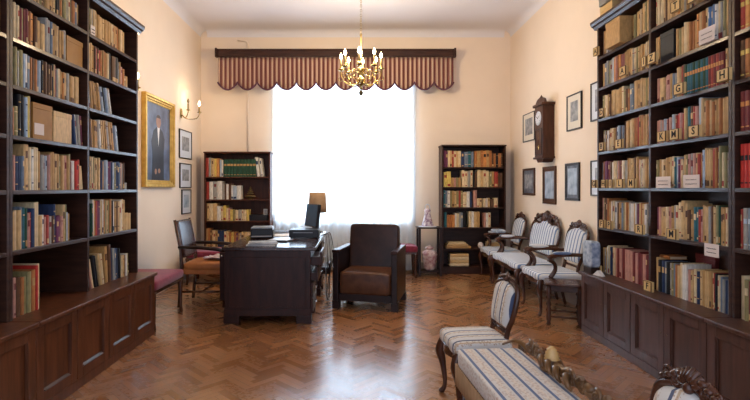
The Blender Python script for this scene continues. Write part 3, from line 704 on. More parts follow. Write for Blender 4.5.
picture('L', YL(179), YL(190.3), 1.30, 1.65, 'blackf', 'mountw', 'print', 'middle of three small black-framed pictures right of the gold portrait', .014, .08, grp=g2)
picture('L', YL(181), YL(190.2), .93, 1.28, 'blackf', 'mountw', 'printb', 'lowest of three small black-framed pictures, above the wooden armchair', .014, .07, grp=g2)
picture('R', YR(524), YR(535.5), 1.955, 2.35, 'blackf', 'mount', 'print', 'thin-framed picture half hidden behind the wall clock', .012, .07, grp=g3)
picture('R', YR(568), YR(582.7), 1.945, 2.345, 'blackf', 'mount', 'print', 'thin black frame with pale mount, right of the wall clock', .014, .075, grp=g3)
picture('R', YR(592), YR(603.5), 1.98, 2.37, 'blackf', 'mountw', 'print', 'upper of two frames half hidden by the right bookcase', .014, .07, grp=g3)
picture('R', YR(592), YR(603.5), 1.22, 1.58, 'blackf', 'mountw', 'print', 'lower of two frames half hidden by the right bookcase', .014, .07, grp=g3)
picture('R', YR(523.8), YR(535.6), 1.20, 1.575, 'brownf', 'printd', 'print', 'small dark picture in brown frame below and left of the clock', .028, .06, grp=g3)
picture('R', YR(543.8), YR(556.8), 1.10, 1.57, 'brownf', 'brownf', 'printb', 'brown framed blue print directly below the wall clock', .030, .035, grp=g3)
picture('R', YR(566.4), YR(580.4), 1.16, 1.58, 'blackf', 'printd', 'printb', 'black framed dark picture, lower row, nearest the right bookcase', .028, .035, grp=g3)
# portrait
ya, yb = YL(141), YL(171); hw_ = (yb-ya)/2
t = thing('portrait_painting', 'large gold-framed portrait of a standing person in dark suit, left wall', 'painting', (XL, (ya+yb)/2, 1.31), PI/2)
H_ = 1.09; fw = .085
mb = MB()
for k, (o0, o1, dp) in enumerate(((0, .035, .06), (.035, .06, .045), (.06, fw, .03))):
    a0, a1 = hw_-o0, hw_-o1; c0, c1 = o0, o1
    mb.box(-a0, a0, -dp, -.0005, c0, c1); mb.box(-a0, a0, -dp, -.0005, H_-c1, H_-c0); mb.box(-a0, -a1, -dp, -.0005, c1, H_-c1); mb.box(a1, a0, -dp, -.0005, c1, H_-c1)
mb.build('gilded_frame', 'gold', t, .006)
B(-hw_+fw, hw_-fw, -.015, -.001, fw, H_-fw, 'canvas', 'canvas', t, 0)
mb = MB()
mb.prism([(-.19,fw+.002),(.17,fw+.002),(.16,.42),(.19,.60),(.13,.69),(.04,.73),(-.05,.73),(-.14,.68),(-.20,.55),(-.17,.38)], -.0165, -.0152, 'y', 0)
mb.prism([(-.035,.73),(.035,.73),(.0,.50)], -.0175, -.0166, 'y', 1)
mb.prism([(.085*math.cos(a)*.8, .80+.075*math.sin(a)) for a in [2*PI*k/20 for k in range(20)]], -.0178, -.0166, 'y', 2)
mb.prism([(.062*math.cos(a), .845+.040*math.sin(a)) for a in [PI*k/12 for k in range(13)]], -.0186, -.0179, 'y', 3)
mb.prism([(.02+.035*math.cos(a), .20+.03*math.sin(a)) for a in [2*PI*k/12 for k in range(12)]], -.0178, -.0166, 'y', 2)
mb.prism([(-.08+.03*math.cos(a), .19+.035*math.sin(a)) for a in [2*PI*k/12 for k in range(12)]], -.0178, -.0166, 'y', 2)
mb.build('painted_figure', ['suit', 'paper', 'skin', 'hairp'], t)
# sconce
def sconce(ys, zs, label):
    t = thing('wall_sconce', label, 'wall lamp', (XL, ys, zs), PI/2, 'brass wall sconces')
    MB().cushion((0,-.01,0), (.07,.02,.14), .8, .9).build('backplate', 'brass', t)
    for i, (dx, out, zz, lit) in enumerate(((-.10,.14,.07,0),(.12,.22,.08,1))):
        mb = MB().tube(smoothpath([(0,-.02,-.02),(dx*.4,-.07,-.07),(dx*.9,-out*.8,-.06),(dx,-out,0),(dx,-out,.03)]), .007, 8)
        mb.lathe([(.012,0),(.032,.008),(.03,.014),(.01,.018)], (dx,-out,.02), 14)
        a = mb.build('arm', 'brass', t)
        MB().lathe([(.012,0),(.012,.075),(.006,.08)], (dx,-out,.038), 12).build('candle_sleeve', 'candle', a)
        bb = MB().lathe([(.004,0),(.015,.02),(.017,.033),(.010,.055),(.002,.072)], (dx,-out,.118), 12).build('bulb', 'bulb' if lit else 'candle', a)
sconce(6.68, 2.34, 'brass wall sconce with lit candle bulb right of the portrait')
sconce(4.76, 2.29, 'brass wall sconce mostly hidden behind the left bookcase, one bulb peeking out')
# clock
yc0, yc1 = 5.86, 6.15
t = thing('wall_clock', 'dark wooden pendulum wall clock with white dial on the right wall', 'clock', (XR, (yc0+yc1)/2, 1.62), -PI/2)
w_ = (yc1-yc0)/2
B(-w_+.012, w_-.012, -.145, -.0005, .07, .70, 'case', 'clockw', t, .004)
B(-w_-.012, w_+.012, -.165, -.0005, .70, .735, 'cornice', 'clockw', t, .006)
MB().prism([(-w_, .735)]+[(w_*math.cos(a), .735+.075*math.sin(a)) for a in [PI-PI*k/14 for k in range(15)]]+[(w_, .735)], -.13, -.10, 'y').lathe([(.012,0),(.02,.015),(.008,.03),(.003,.045)], (0,-.11,.80), 10).build('crest', 'clockw', t, .002)
B(-w_-.01, w_+.01, -.16, -.0005, .045, .07, 'base_moulding', 'clockw', t, .005)
MB().prism([(-w_+.02, .045),(w_-.02, .045),(w_-.07, .0),(-w_+.07, .0)], -.13, -.001, 'y').build('bracket', 'clockw', t, .003)
TC = Matrix.Translation((0,-.146,.55)) @ Matrix.Rotation(PI/2, 4, 'X')
MB().lathe([(.088,0),(.088,.006),(.08,.010),(.001,.010)], (0,0,0), 28, T=TC).build('dial', 'dial', t)
mb = MB()
for k in range(12): mb.box(-.002, .002, -.001, 0, .062, .074, T=Matrix.Translation((0,-.157,.55)) @ Matrix.Rotation(k*PI/6, 4, 'Y'))
mb.build('hour_marks', 'ink', t)
MB().box(-.003,.003,-.002,0,-.01,.045, T=Matrix.Translation((0,-.158,.55)) @ Matrix.Rotation(R(-60), 4, 'Y')).build('hour_hand', 'ink', t)
MB().box(-.002,.002,-.002,0,-.01,.065, T=Matrix.Translation((0,-.161,.55)) @ Matrix.Rotation(R(70), 4, 'Y')).build('minute_hand', 'ink', t)
mb = MB()
for a, b, c, d in ((-.11,-.095,.09,.42),(.095,.11,.09,.42),(-.095,.095,.09,.105),(-.095,.095,.405,.42)): mb.box(a, b, -.152, -.1455, c, d)
mb.build('door_moulding', 'dark', t, .001)
MB().tube([(0,-.149,.40),(0,-.149,.2)], .002, 6).lathe([(.03,0),(.03,.004),(.001,.006)], (0,0,0), 16, T=Matrix.Translation((0,-.147,.18)) @ Matrix.Rotation(PI/2, 4, 'X')).build('pendulum', 'brass', t)

# ------------------------------------------------------------------ chandelier
cx, cy, cz = .055, 5.3, 2.55
t = thing('chandelier', 'brass chandelier with eight lit candle bulbs hanging before the window', 'chandelier', (cx, cy, cz))
MB().lathe([(.012,-.16),(.02,-.15),(.012,-.13),(.03,-.11),(.055,-.07),(.05,-.045),(.02,-.03),(.015,0),(.03,.03),(.045,.05),(.035,.08),(.012,.1),(.010,.16),(.018,.18),(.010,.2),(.008,.42),(.014,.44),(.006,.46)], (0,0,.0), 20).build('body', 'brass', t)
mb = MB(); z = .46
k = 0
while z < ZC-cz-.08:
    a = [(math.cos(q)*.009*(1 if k % 2 else 0), math.cos(q)*.009*(0 if k % 2 else 1), z+.014+.016*math.sin(q)) for q in [2*PI*i/10 for i in range(10)]]
    mb.tube(a, .0022, 5, closed=True); z += .026; k += 1
mb.build('chain', 'brass', t)
MB().lathe([(.008,-.06),(.05,-.04),(.06,-.005),(.06,0)], (0,0,ZC-cz-.001), 18).build('ceiling_rose', 'brass', t)
lights = []
for i in range(8):
    a = R(45*i-6); rr = .222
    T = Matrix.Rotation(a, 4, 'Z')
    pts = smoothpath([(.02,0,-.06),(.07,0,-.11),(.14,0,-.105),(.20,0,-.05),(.222,0,.02),(.222,0,.05)], 5)
    mb = MB().tube(pts, lerp_list([.010,.007,.006,.006,.007], len(pts)), 7, T=T)
    sc = smoothpath([(.05,0,.03),(.10,0,.05),(.13,0,.01),(.11,0,-.03),(.085,0,-.01)], 4)
    mb.tube(sc, .005, 6, T=T)
    mb.tube(smoothpath([(.20,0,-.05),(.235,0,-.07),(.25,0,-.04),(.235,0,-.025)], 4), .0045, 6, T=T)
    mb.lathe([(.008,0),(.036,.012),(.038,.02),(.012,.026),(.016,.05)], (0,0,0), 14, T=T @ Matrix.Translation((rr,0,.045)))
    arm = mb.build('arm', 'brass', t)
    MB().lathe([(.010,0),(.010,.08),(.007,.084)], (0,0,0), 12, T=T @ Matrix.Translation((rr,0,.093))).build('candle_sleeve', 'candle', arm)
    MB().lathe([(.006,0),(.014,.016),(.017,.028),(.010,.05),(.002,.068)], (0,0,0), 14, T=T @ Matrix.Translation((rr,0,.177))).build('bulb', 'bulb', arm)
    p = Matrix.Translation((cx, cy, cz)) @ T @ Vector((rr,0,.235)); lights.append(p)
dr = MB().lathe([(.004,-.235),(.02,-.215),(.026,-.195),(.012,-.175),(.006,-.16)], (0,0,0), 12).build('pendant_drop', 'bronze', t)

# ------------------------------------------------------------------ desk
dx0, dx1, dy0, dy1, dz = -1.26, -.415, 4.60, 6.25, .735
t = thing('writing_desk', 'dark wooden pedestal desk standing end-on, cluttered with office things', 'desk', ((dx0+dx1)/2, (dy0+dy1)/2, 0))
hx, hy = (dx1-dx0)/2, (dy1-dy0)/2
B(-hx-.02, hx+.03, -hy-.03, hy+.03, dz-.035, dz, 'desk_top', 'polish', t, .006)
for sy in (-1, 1):
    a, b = (-hy, -hy+.46) if sy < 0 else (hy-.46, hy)
    pd = B(-hx, hx-.02, a, b, .09, dz-.0355, 'pedestal', 'desk', t, .004)
    if sy < 0:
        B(-hx+.05, hx-.07, a-.006, a-.0003, .16, dz-.10, 'end_panel', 'desk', pd, .003)
        B(-hx-.006, hx-.012, a-.012, a-.0003, .075, .14, 'lower_moulding', 'desk', pd, .003)
    for k in range(4):
        z0 = .10+k*.148; out = .0
        if sy < 0 and k == 3: out = .085
        if sy < 0 and k == 2: out = .05
        if sy > 0 and k == 1: out = .10
        mb = MB().box(hx-.019+out, hx+out, a+.015, b-.015, z0+.004, z0+.140)
        if out: mb.box(hx-.0195, hx-.019+out, a+.03, b-.03, z0+.01, z0+.09)
        d = mb.build('drawer', 'desk', t, .003)
        MB().tube([(hx+out,(a+b)/2-.05,z0+.07),(hx+out+.02,(a+b)/2-.045,z0+.065),(hx+out+.02,(a+b)/2+.045,z0+.065),(hx+out,(a+b)/2+.05,z0+.07)], .004, 6).build('handle', 'steel', d)
    for x0 in (-hx, hx-.15):
        for y0 in (a, b-.08): B(x0-.01, x0+.14, y0-.01, y0+.09, 0, .0745 if sy < 0 else .0895, 'foot', 'desk', t, .006)
B(-hx+.03, -hx+.05, -hy+.461, hy-.461, .25, dz-.036, 'modesty_panel', 'desk', t, .002)
dd = B(-hx-.195, -hx-.004, -hy+.52, -hy+.545, .10, dz-.12, 'open_door', 'desk', t, .003)
MB().ball((-hx-.17,-hy+.512,dz-.16), .012, seg=12).build('knob', 'steel', dd)
# things on the desk
def place(o, x, y, z, rz=0): o.location = (x, y, z); o.rotation_euler = (0,0,rz); return o
def dpx(px, Y): return (px-VX)*Y/F
mg = MB(); 
for k in range(4): mg.box(-.14+random.uniform(-.01,.01), .14, -.10, .10, k*.007, k*.007+.0065, k % 2, T=Matrix.Rotation(R(k*5-6), 4, 'Z'))
tag(place(mg.build('magazine_stack', ['paper', 'print'], None, .001), dpx(263, 4.82), 4.80, dz+.0005, .1), 'flat pile of magazines and papers at near left of the desk', 'magazines')
t2 = thing('printer', 'low dark printer with grey lid on the left of the desk', 'printer', (dpx(262, 5.45), 5.50, dz+.0005), .1)
MB().box(-.125,.125,-.13,.13,0,.105).build('body', 'black', t2, .012)
B(-.12,.12,-.12,.12,.1055,.125, 'lid', 'greypl', t2, .008); B(-.11,.11,-.18,-.131,.02,.03, 'paper_tray', 'greypl', t2, .002)
tag(place(MB().box(-.105,.105,-.15,.15,0,.004).box(-.1,.1,-.14,.14,.0042,.008,0,Matrix.Rotation(.2,4,'Z')).build('loose_papers', 'paper'), dpx(282, 5.7), 5.72, dz+.0005, .1), 'loose white papers between printer and black box', 'papers')
t2 = thing('stapled_folder', 'dark folder lying open between magazines and black box', 'folder', (dpx(280, 5.1), 5.12, dz+.0005), -.3)
MB().box(-.12,.12,-.08,.08,0,.012).build('cover', 'blackf', t2, .002); B(-.10,.10,-.07,.07,.0125,.018, 'sheets', 'mountw', t2, 0)
t2 = thing('computer_unit', 'flat black computer box under the monitor on the desk', 'computer', (dpx(305, 5.52), 5.53, dz+.0005), 0)
MB().box(-.165,.165,-.15,.15,0.008,.095).build('case', 'black', t2, .005); B(-.12,.10,-.1515,-.1502,.06,.068, 'disc_slot', 'greypl', t2, 0)
mb = MB()
for sx in (-.14,.14):
    for sy in (-.12,.12): mb.lathe([(.012,0),(.012,.0078)], (sx, sy, 0), 10)
mb.build('rubber_feet', 'black', t2)
t2 = thing('monitor', 'flat computer monitor turned sideways on the desk beside the lampshade', 'monitor', (dpx(310, 5.88), 5.87, dz+.0005), R(-62))
MB().box(-.18,.18,-.012,.03,.09,.37, T=Matrix.Rotation(R(-7),4,'X')).build('housing', 'black', t2, .006)
MB().box(-.168,.168,-.0135,-.0122,.105,.358, T=Matrix.Rotation(R(-7),4,'X')).build('screen', 'screen', t2)
MB().tube([(0,.05,.01),(0,.045,.15)], .02, 10).build('neck', 'greypl', t2); MB().cushion((0,.04,.008),(.22,.16,.016),.4,.8).build('stand', 'greypl', t2)
t2 = thing('table_lamp', 'table lamp with tan fabric shade behind the monitor', 'lamp', (dpx(317.5, 6.16), 6.165, dz+.0005))
MB().lathe([(.07,0),(.072,.012),(.03,.02),(.012,.04),(.018,.09),(.010,.13),(.008,.24)], (0,0,0), 18).build('lamp_base', 'bronze', t2)
mb = MB(); 
mb.grid(lambda u, v: ((.118-.012*v)*math.cos(2*PI*u), (.118-.012*v)*math.sin(2*PI*u), .25+.26*v), 28, 3).build('lamp_shade', 'shade', t2, solid=.003)
MB().tube([(0,0,.24),(0,0,.47)], .005, 6).tube([(-.105,0,.48),(.105,0,.48)], .002, 5).build('shade_support', 'brass', t2)
t2 = thing('keyboard', 'thin pale keyboard lying behind the black box on the desk', 'keyboard', (dpx(287, 6.05), 6.08, dz+.0005), .1)
MB().box(-.18,.18,-.06,.06,0,.012).build('base', 'greypl', t2, .003)
mb = MB()
for i in range(14):
    for j in range(4): mb.box(-.17+i*.0243,-.15+i*.0243,-.05+j*.026,-.03+j*.026,.0122,.018)
o = mb.build('keys', 'black', t2)
cabs = MB(); rnd = random.Random(4)
for k in range(6):
    x0 = dx1-.005+.012*k
    pts = smoothpath([(x0, 5.52+.05*k, dz+.006), (dx1+.055+.01*k, 5.55+.05*k, dz+.012), (dx1+.07+.015*k, 5.5+.05*k, .5), (dx1+.05+rnd.uniform(0,.06), 5.5+.05*k, .2), (dx1+.08+rnd.uniform(0,.03), 5.5+.06*k, .01), (dx1+.12+.012*k, 5.8+.1*k, .008), (dx1+.10, 6.3+.05*k, .008)], 6)
    cabs.tube(pts, .0045, 6, k % 2)
tag(cabs.build('computer_cables', ['greypl', 'black']), 'tangle of grey and black cables hanging from the desk to the floor', 'cables')

# ------------------------------------------------------------------ leather armchair
t = thing('leather_armchair', 'boxy dark brown leather club armchair with flat wooden arms', 'armchair', (.165, 5.41, 0), R(-14.0))
W2, D2 = .352, .32
for s in (-1, 1):
    x0, x1 = (-W2, -W2+.062) if s < 0 else (W2-.062, W2)
    B(x0, x1, -D2, D2, .085, .60, 'arm_panel', 'dark', t, .006)
    B(x0-.006, x1+.012 if s < 0 else x1+.006, -D2-.006, D2, .6005, .635, 'armrest', 'desk', t, .008)
    for y0 in (-D2, D2-.075): B(x0-.004, x1+.01, y0-.003, y0+.075, 0, .0845, 'foot', 'dark', t, .003)
MB().box(-W2+.063, W2-.063, -D2+.02, D2-.02, .085, .16).build('seat_base', 'dark', t, .004)
MB().cushion((0,-.065,.275), (2*W2-.13, .50, .25), .22, .16).build('seat_cushion', 'leatherseat', t)
Tb = Matrix.Translation((0, D2-.10, .60)) @ Matrix.Rotation(R(-9), 4, 'X')
MB().cushion((0,0,0), (2*W2-.13, .15, .55), .14, .14, T=Tb).build('back_cushion', 'leather', t)
MB().box(-W2+.0625, W2-.0625, D2-.022, D2-.004, .161, .66).build('back_board', 'dark', t, .004)
# ------------------------------------------------------------------ magenta benches
def bench(x0, x1, y0, y1, zt, label, rz=0):
    cx_, cy_ = (x0+x1)/2, (y0+y1)/2; w, d = (x1-x0)/2, (y1-y0)/2
    t = thing('upholstered_stool', label, 'stool', (cx_, cy_, 0), rz, 'magenta upholstered stools')
    MB().cushion((0,0,zt-.052), (2*w, 2*d, .104), .35, .14).build('cushion', 'plum', t)
    MB().box(-w+.015, w-.015, -d+.015, d-.015, zt-.125, zt-.095).build('frame', 'carved', t, .003)
    for sx in (-1, 1):
        for sy in (-1, 1):
            X, Y = sx*(w-.04), sy*(d-.04)
            MB().tube([(X, Y, zt-.11), (X, Y, zt-.17), (X+sx*.004, Y, .06), (X+sx*.01, Y+sy*.006, 0)], [.027,.025,.016,.019], 8).build('leg', 'carved', t)
    return t
bench(-2.39, -1.81, 4.34, 5.09, .455, 'magenta velvet stool beyond the left cabinet, before the portrait wall')
bench(-2.30, -1.42, 6.40, 6.92, .455, 'magenta velvet stool behind the desk, before the back left bookcase')
bench(.30, .893, 6.88, 7.26, .47, 'magenta velvet stool between the leather armchair and the small stand')
# ------------------------------------------------------------------ wooden armchair at the desk (faces +X)
t = thing('wooden_armchair', 'dark wooden armchair with orange-brown leather seat facing the desk', 'armchair', (-1.66, 5.46, 0), PI/2)
w = .25
for s in (-1, 1):
    MB().tube([(s*(w-.02), -.22, 0), (s*(w-.02), -.22, .42), (s*(w-.01), -.22, .60)], [.017,.023,.018], 4).build('leg', 'carved', t)
    MB().tube([(s*(w-.02), .27, 0), (s*(w-.02), .235, .40), (s*(w-.02), .25, .62), (s*(w-.02), .315, .95)], [.018,.022,.020,.017], 4).build('leg', 'carved', t)
    MB().tube([(s*(w-.01), .27, .655), (s*(w+.0), .05, .655), (s*(w+.01), -.15, .635), (s*(w+.01), -.27, .615)], [.017,.02,.02,.02], 8, flat=1.3).build('arm', 'dark', t)
    MB().tube([(s*(w-.02), -.22, .17), (s*(w-.02), .24, .17)], .012, 6).build('stretcher', 'carved', t)
    MB().ball((s*(w+.01), -.285, .618), .011).build('arm_tip', 'steel', t)
MB().tube([(-w+.03, .02, .17), (w-.03, .02, .17)], .011, 6).build('stretcher', 'carved', t)
MB().box(-w+.01, w-.01, -.23, .235, .36, .42).build('seat_frame', 'orange', t, .006)
MB().cushion((0,0,.44), (2*w, .48, .10), .5, .25).build('seat', 'orange', t)
Tb = Matrix.Translation((0, .275, .735)) @ Matrix.Rotation(R(-11), 4, 'X')
MB().cushion((0,0,0), (2*w-.05, .06, .42), .3, .35, T=Tb).build('backrest', 'dleather', t)
nl = MB()
for k in range(13):
    nl.ball((-w+.045+k*(2*w-.09)/12, -.026, .19), .005, T=Tb, seg=6)
nl.build('brass_nails', 'brass', t)
cl2 = MB().grid(lambda u, v: (-.14+.28*u, -.13+.26*v, .012*math.sin(u*14)*math.sin(v*11)+.012*math.sin(v*7+u*4)+.022), 20, 18).build('crumpled_cloth', 'porc2', solid=.006)
cl2.location = (-1.56, 5.46, .492); tag(cl2, 'crumpled patterned cloth on the seat of the wooden armchair', 'cloth')

# ------------------------------------------------------------------ stand with vases
t = thing('display_stand', 'black two-tier display stand beside the back right bookcase', 'stand', (pxX(429, 7.18), 7.18, 0))
B(-.185,.185,-.14,.14,.70,.722, 'top', 'dark', t, .005); B(-.165,.165,-.12,.12,.055,.073, 'lower_shelf', 'dark', t, .003)
for sx in (-1,1):
    for sy in (-1,1): B(sx*.155-.018, sx*.155+.018, sy*.11-.018, sy*.11+.018, 0, .6995, 'post', 'dark', t, .003)
t2 = thing('lower_vase', 'squat pink figured vase on the lower tier of the display stand', 'vase', (pxX(429.5, 7.16), 7.16, .0735))
MB().lathe([(.055,0),(.075,.02),(.085,.05),(.095,.12),(.112,.18),(.115,.24),(.10,.28),(.065,.305),(.06,.32),(.075,.335)], (0,0,0), 28).build('vase_body', 'porc2', t2)
MB().lathe([(.07,0),(.07,.008),(.03,.018),(.012,.03)], (0,0,.336), 20).build('lid', 'porc2', t2)
t2 = thing('porcelain_ornament', 'white and purple cone-shaped porcelain ornament on top of the stand', 'ornament', (pxX(427.5, 7.16), 7.16, .7225))
MB().lathe([(.13,0),(.135,.008),(.10,.014)], (0,0,0), 28).build('plate', 'mountw', t2)
MB().lathe([(.085,.0145),(.088,.03),(.06,.12),(.042,.20),(.050,.225),(.046,.25),(.028,.27)], (0,0,0), 26).build('flask', 'porc', t2)
MB().tube(smoothpath([(-.035,0,.26),(-.03,0,.31),(0,0,.335),(.03,0,.31),(.035,0,.26)]), .007, 7).build('handle', 'mountw', t2)

# ------------------------------------------------------------------ carved suite
def scroll(mb, c, r, turns, dirn, rad, T, start=0, mat=0):
    pts = []; n = int(14*turns)
    for i in range(n+1):
        q = i/n; a = start+dirn*2*PI*turns*q; rr = r*(1-.78*q); pts.append((c[0]+rr*math.cos(a), c[1], c[2]+rr*math.sin(a)))
    mb.tube(pts, lerp_list([rad*1.1, rad*.9, rad*.6], len(pts)), 6, mat, T)
    mb.ball((c[0], c[1], c[2]), rad*1.2, mat, T, seg=8)
def crest_carving(mb, w, T, k=1.0):
    # shell of petals at the centre, leafy scrolls running down to both shoulders
    for i in range(7):
        a = PI*(.14+.72*i/6); L = .05*k
        mb.tube([(0,-.004,.0), (math.cos(a)*L*.55, -.016, math.sin(a)*L*.55), (math.cos(a)*L, -.006, math.sin(a)*L+.006)], [.005*k, .011*k, .006*k], 6, T=T)
    mb.ball((0,-.012,.0), .017*k, T=T, seg=8)
    for s in (-1, 1):
        scroll(mb, (s*.055*k, -.004, .004), .026*k, 1.3, s, .008*k, T, PI/2)
        mb.tube(smoothpath([(s*.03*k,0,.015*k), (s*w*.22,0,.022*k), (s*w*.36,0,-.002), (s*w*.47,0,-.035*k)]), lerp_list([.013*k,.012*k,.009*k,.006*k], 16), 7, T=T)
        scroll(mb, (s*w*.34, -.006, .012*k), .018*k, 1.1, -s, .006*k, T, 0)
        for j in range(4): mb.ball((s*w*(.14+.08*j), -.010, .026*k-.010*j*k), .013*k-.001*j, T=T, sc=(1.3,.8,.8), seg=8)
def suite(name, label, cat, loc, rotz, w, d, sz, H, arms, fab, group, wood='carved', ck=1.0, lean=12, legs=None):
    t = thing(name, label, cat, loc, rotz, group)
    hw, hd = w/2, d/2
    # serpentine rail
    n = 14; front = []
    for i in range(n+1):
        u = -1+2*i/n; front.append((u*hw*.97, -hd+.012-.018*math.cos(u*PI)*(1 if True else 0)))
    poly = front+[(hw*.86, hd-.01), (-hw*.86, hd-.01)]
    MB().prism(poly, sz-.10, sz-.045, 'z').build('seat_rail', wood, t, .005)
    MB().cushion((0,-.003,sz-.03), (w*.99, d*.97, .10), .5, .22).build('seat', fab, t)
    xs = [-1, 1] if w < .9 else [-1, 0, 1]
    for s in xs:
        X = s*(hw-.035); o_ = s*.018
        pts = smoothpath([(X, -hd+.035, sz-.06), (X+o_, -hd+.015, sz-.13), (X+o_*.4, -hd+.030, sz*.45), (X-o_*.2, -hd+.040, .06), (X+o_*.4, -hd+.022, .012)], 4)
        MB().tube(pts, lerp_list([.030,.034,.020,.013,.018], len(pts)), 8).ball((X+o_*.4, -hd+.020, .013), .013, sc=(1.3,1.5,1)).build('leg', wood, t)
    for s in (-1, 1):
        X = s*(hw*.86-.02)
        pts = smoothpath([(X, hd-.03, sz-.05), (X, hd-.035, sz*.5), (X+s*.006, hd+.01, .012)], 4)
        MB().tube(pts, lerp_list([.024,.017,.015], len(pts)), 8).ball((X+s*.006, hd+.01, .011), .011).build('leg', wood, t)
    # back: tilted plane through (y = hd-.03, z = sz)
    Tb = Matrix.Translation((0, hd-.035, sz)) @ Matrix.Rotation(R(-lean), 4, 'X')
    bh = (H-sz-.06)/math.cos(R(lean)); bw = hw*.84
    if w > .9: prof = [(-bw*.86,0,-.03), (-bw*.88,0,bh*.16), (-bw,0,bh*.5), (-bw*.97,0,bh*.80), (-bw*.74,0,bh*.90), (-bw*.45,0,bh*.88), (-bw*.2,0,bh*.97), (0,0,bh)]
    else: prof = [(-bw*.74,0,-.03), (-bw*.70,0,bh*.15), (-bw*.93,0,bh*.40), (-bw*1.0,0,bh*.68), (-bw*.90,0,bh*.88), (-bw*.5,0,bh*.955), (0,0,bh)]
    full = prof+[(-x, y, z) for x, y, z in prof[::-1][1:]]
    sp = smoothpath(full, 4)
    mb = MB().tube(sp, .0185 if w > .45 else .016, 8, T=Tb)
    mb.tube([(-bw*.70,0,bh*.13), (bw*.70,0,bh*.13)], .014, 8, T=Tb)
    mb.build('back_frame', wood, t)
    # upholstered pad follows the frame outline
    out = [(x*.90, z) for x, y, z in sp if z > bh*.155]
    out = [(x, z*.97) for x, z in out]
    zc = bh*.55; pad = MB()
    V = []
    for k, (sc, yy) in enumerate(((1, .012), (1, -.010), (.93, -.026), (.7, -.036), (.35, -.04))):
        V.append([pad.bm.verts.new((x*sc, yy, zc+(z-zc)*sc)) for x, z in out])
    for a, b in zip(V, V[1:]):
        for i in range(len(out)):
            j = (i+1) % len(out); f = pad.bm.faces.new((a[i], a[j], b[j], b[i])); f.smooth = True
    f1 = pad.bm.faces.new(V[0][::-1]); f2 = pad.bm.faces.new(V[-1])
    for v_ in pad.bm.verts: v_.co = Tb @ v_.co
    bmesh.ops.recalc_face_normals(pad.bm, faces=pad.bm.faces[:])
    pad.build('back_pad', fab, t)
    mb = MB(); crest_carving(mb, 2*bw, Tb @ Matrix.Translation((0,-.006,bh*.99)), ck)
    mb.build('carved_crest', wood, t)
    if arms:
        for s in (-1, 1):
            yb_ = hd-.035+math.sin(R(lean))*bh*.42
            pts = smoothpath([(s*bw*.98, yb_, sz+bh*.40), (s*(hw-.005), hd*.2, sz+.205), (s*(hw+.01), -hd*.45, sz+.19), (s*(hw+.012), -hd*.62, sz+.165)], 5)
            a = MB().tube(pts, lerp_list([.018,.022,.025,.028], len(pts)), 8)
            pts = smoothpath([(s*(hw+.012), -hd*.60, sz+.165), (s*(hw+.012), -hd*.36, sz+.12), (s*(hw-.002), -hd*.30, sz+.05), (s*(hw-.012), -hd*.50, sz-.03)], 4)
            a.tube(pts, lerp_list([.026,.020,.021,.026], len(pts)), 8)
            arm = a.build('arm', wood, t)
            MB().cushion((0,0,0), (.055, .19, .035), .8, .6, T=Matrix.Translation((s*(hw+.004), -hd*.02, sz+.222))).build('arm_pad', fab, arm)
    return t
gS = 'carved striped suite along the right wall'
suite('carved_armchair', 'far carved armchair with blue striped upholstery beside the back bookcase', 'armchair', (2.08, 6.915, 0), -PI/2, .56, .48, .42, .95, True, 'fab', gS, ck=1.35)
suite('carved_settee', 'carved two-seat settee with blue striped upholstery under the clock', 'settee', (2.08, 6.02, 0), -PI/2, 1.06, .50, .42, .97, True, 'fab', gS, ck=2.1)
suite('carved_armchair', 'near carved armchair with blue striped upholstery behind the small turned-leg table', 'armchair', (2.08, 5.12, 0), -PI/2, .56, .48, .42, .95, True, 'fab', gS, ck=1.35)
suite('carved_side_chair', 'low carved chair with navy striped seat standing before the striped bench', 'chair', (.725, 2.925, 0), R(-84), .36, .37, .40, .80, False, 'fabc', 'low carved side chairs', lean=11, ck=.8)
suite('carved_side_chair', 'carved chair cut off by the bottom edge, only its crest and striped back showing', 'chair', (.752, 1.335, 0), R(-87), .34, .36, .40, .80, False, 'fabc', 'low carved side chairs', lean=9, ck=1.05)
# folded cloth / newspapers on the far armchair's near arm
o = MB().cushion((0,0,0),(.17,.24,.05),.6,.4).build('folded_cloth', 'mottle'); o.location = (1.99, 6.72, .70); tag(o, 'folded grey cloth on the near arm of the far armchair', 'cloth')

# turned-leg side table
t = thing('side_table', 'small low dark table with turned legs at the end of right cabinets', 'table', (2.005, 4.63, 0), R(-22))
MB().cushion((0,0,.387), (.36,.33,.026), .25, .3).build('table_top', 'carved', t)
mb = MB()
for sx in (-1,1): mb.box(sx*.128-.01, sx*.128+.01, -.118, .118, .32, .374)
for sy in (-1,1): mb.box(-.118, .118, sy*.118-.01, sy*.118+.01, .32, .374)
mb.build('apron', 'carved', t, .002)
for sx in (-1,1):
    for sy in (-1,1):
        MB().lathe([(.013,0),(.020,.012),(.015,.03),(.021,.05),(.021,.10),(.013,.112),(.026,.14),(.017,.17),(.015,.24),(.027,.262),(.015,.28),(.022,.30),(.022,.372)], (sx*.135, sy*.122, 0), 12).build('leg', 'carved', t)
for sy in (-1,1): MB().tube([(-.12, sy*.122, .08), (.12, sy*.122, .08)], .009, 8).build('stretcher', 'carved', t)
for sx in (-1,1): MB().tube([(sx*.135, -.108, .095), (sx*.135, .108, .095)], .009, 8).build('stretcher', 'carved', t)
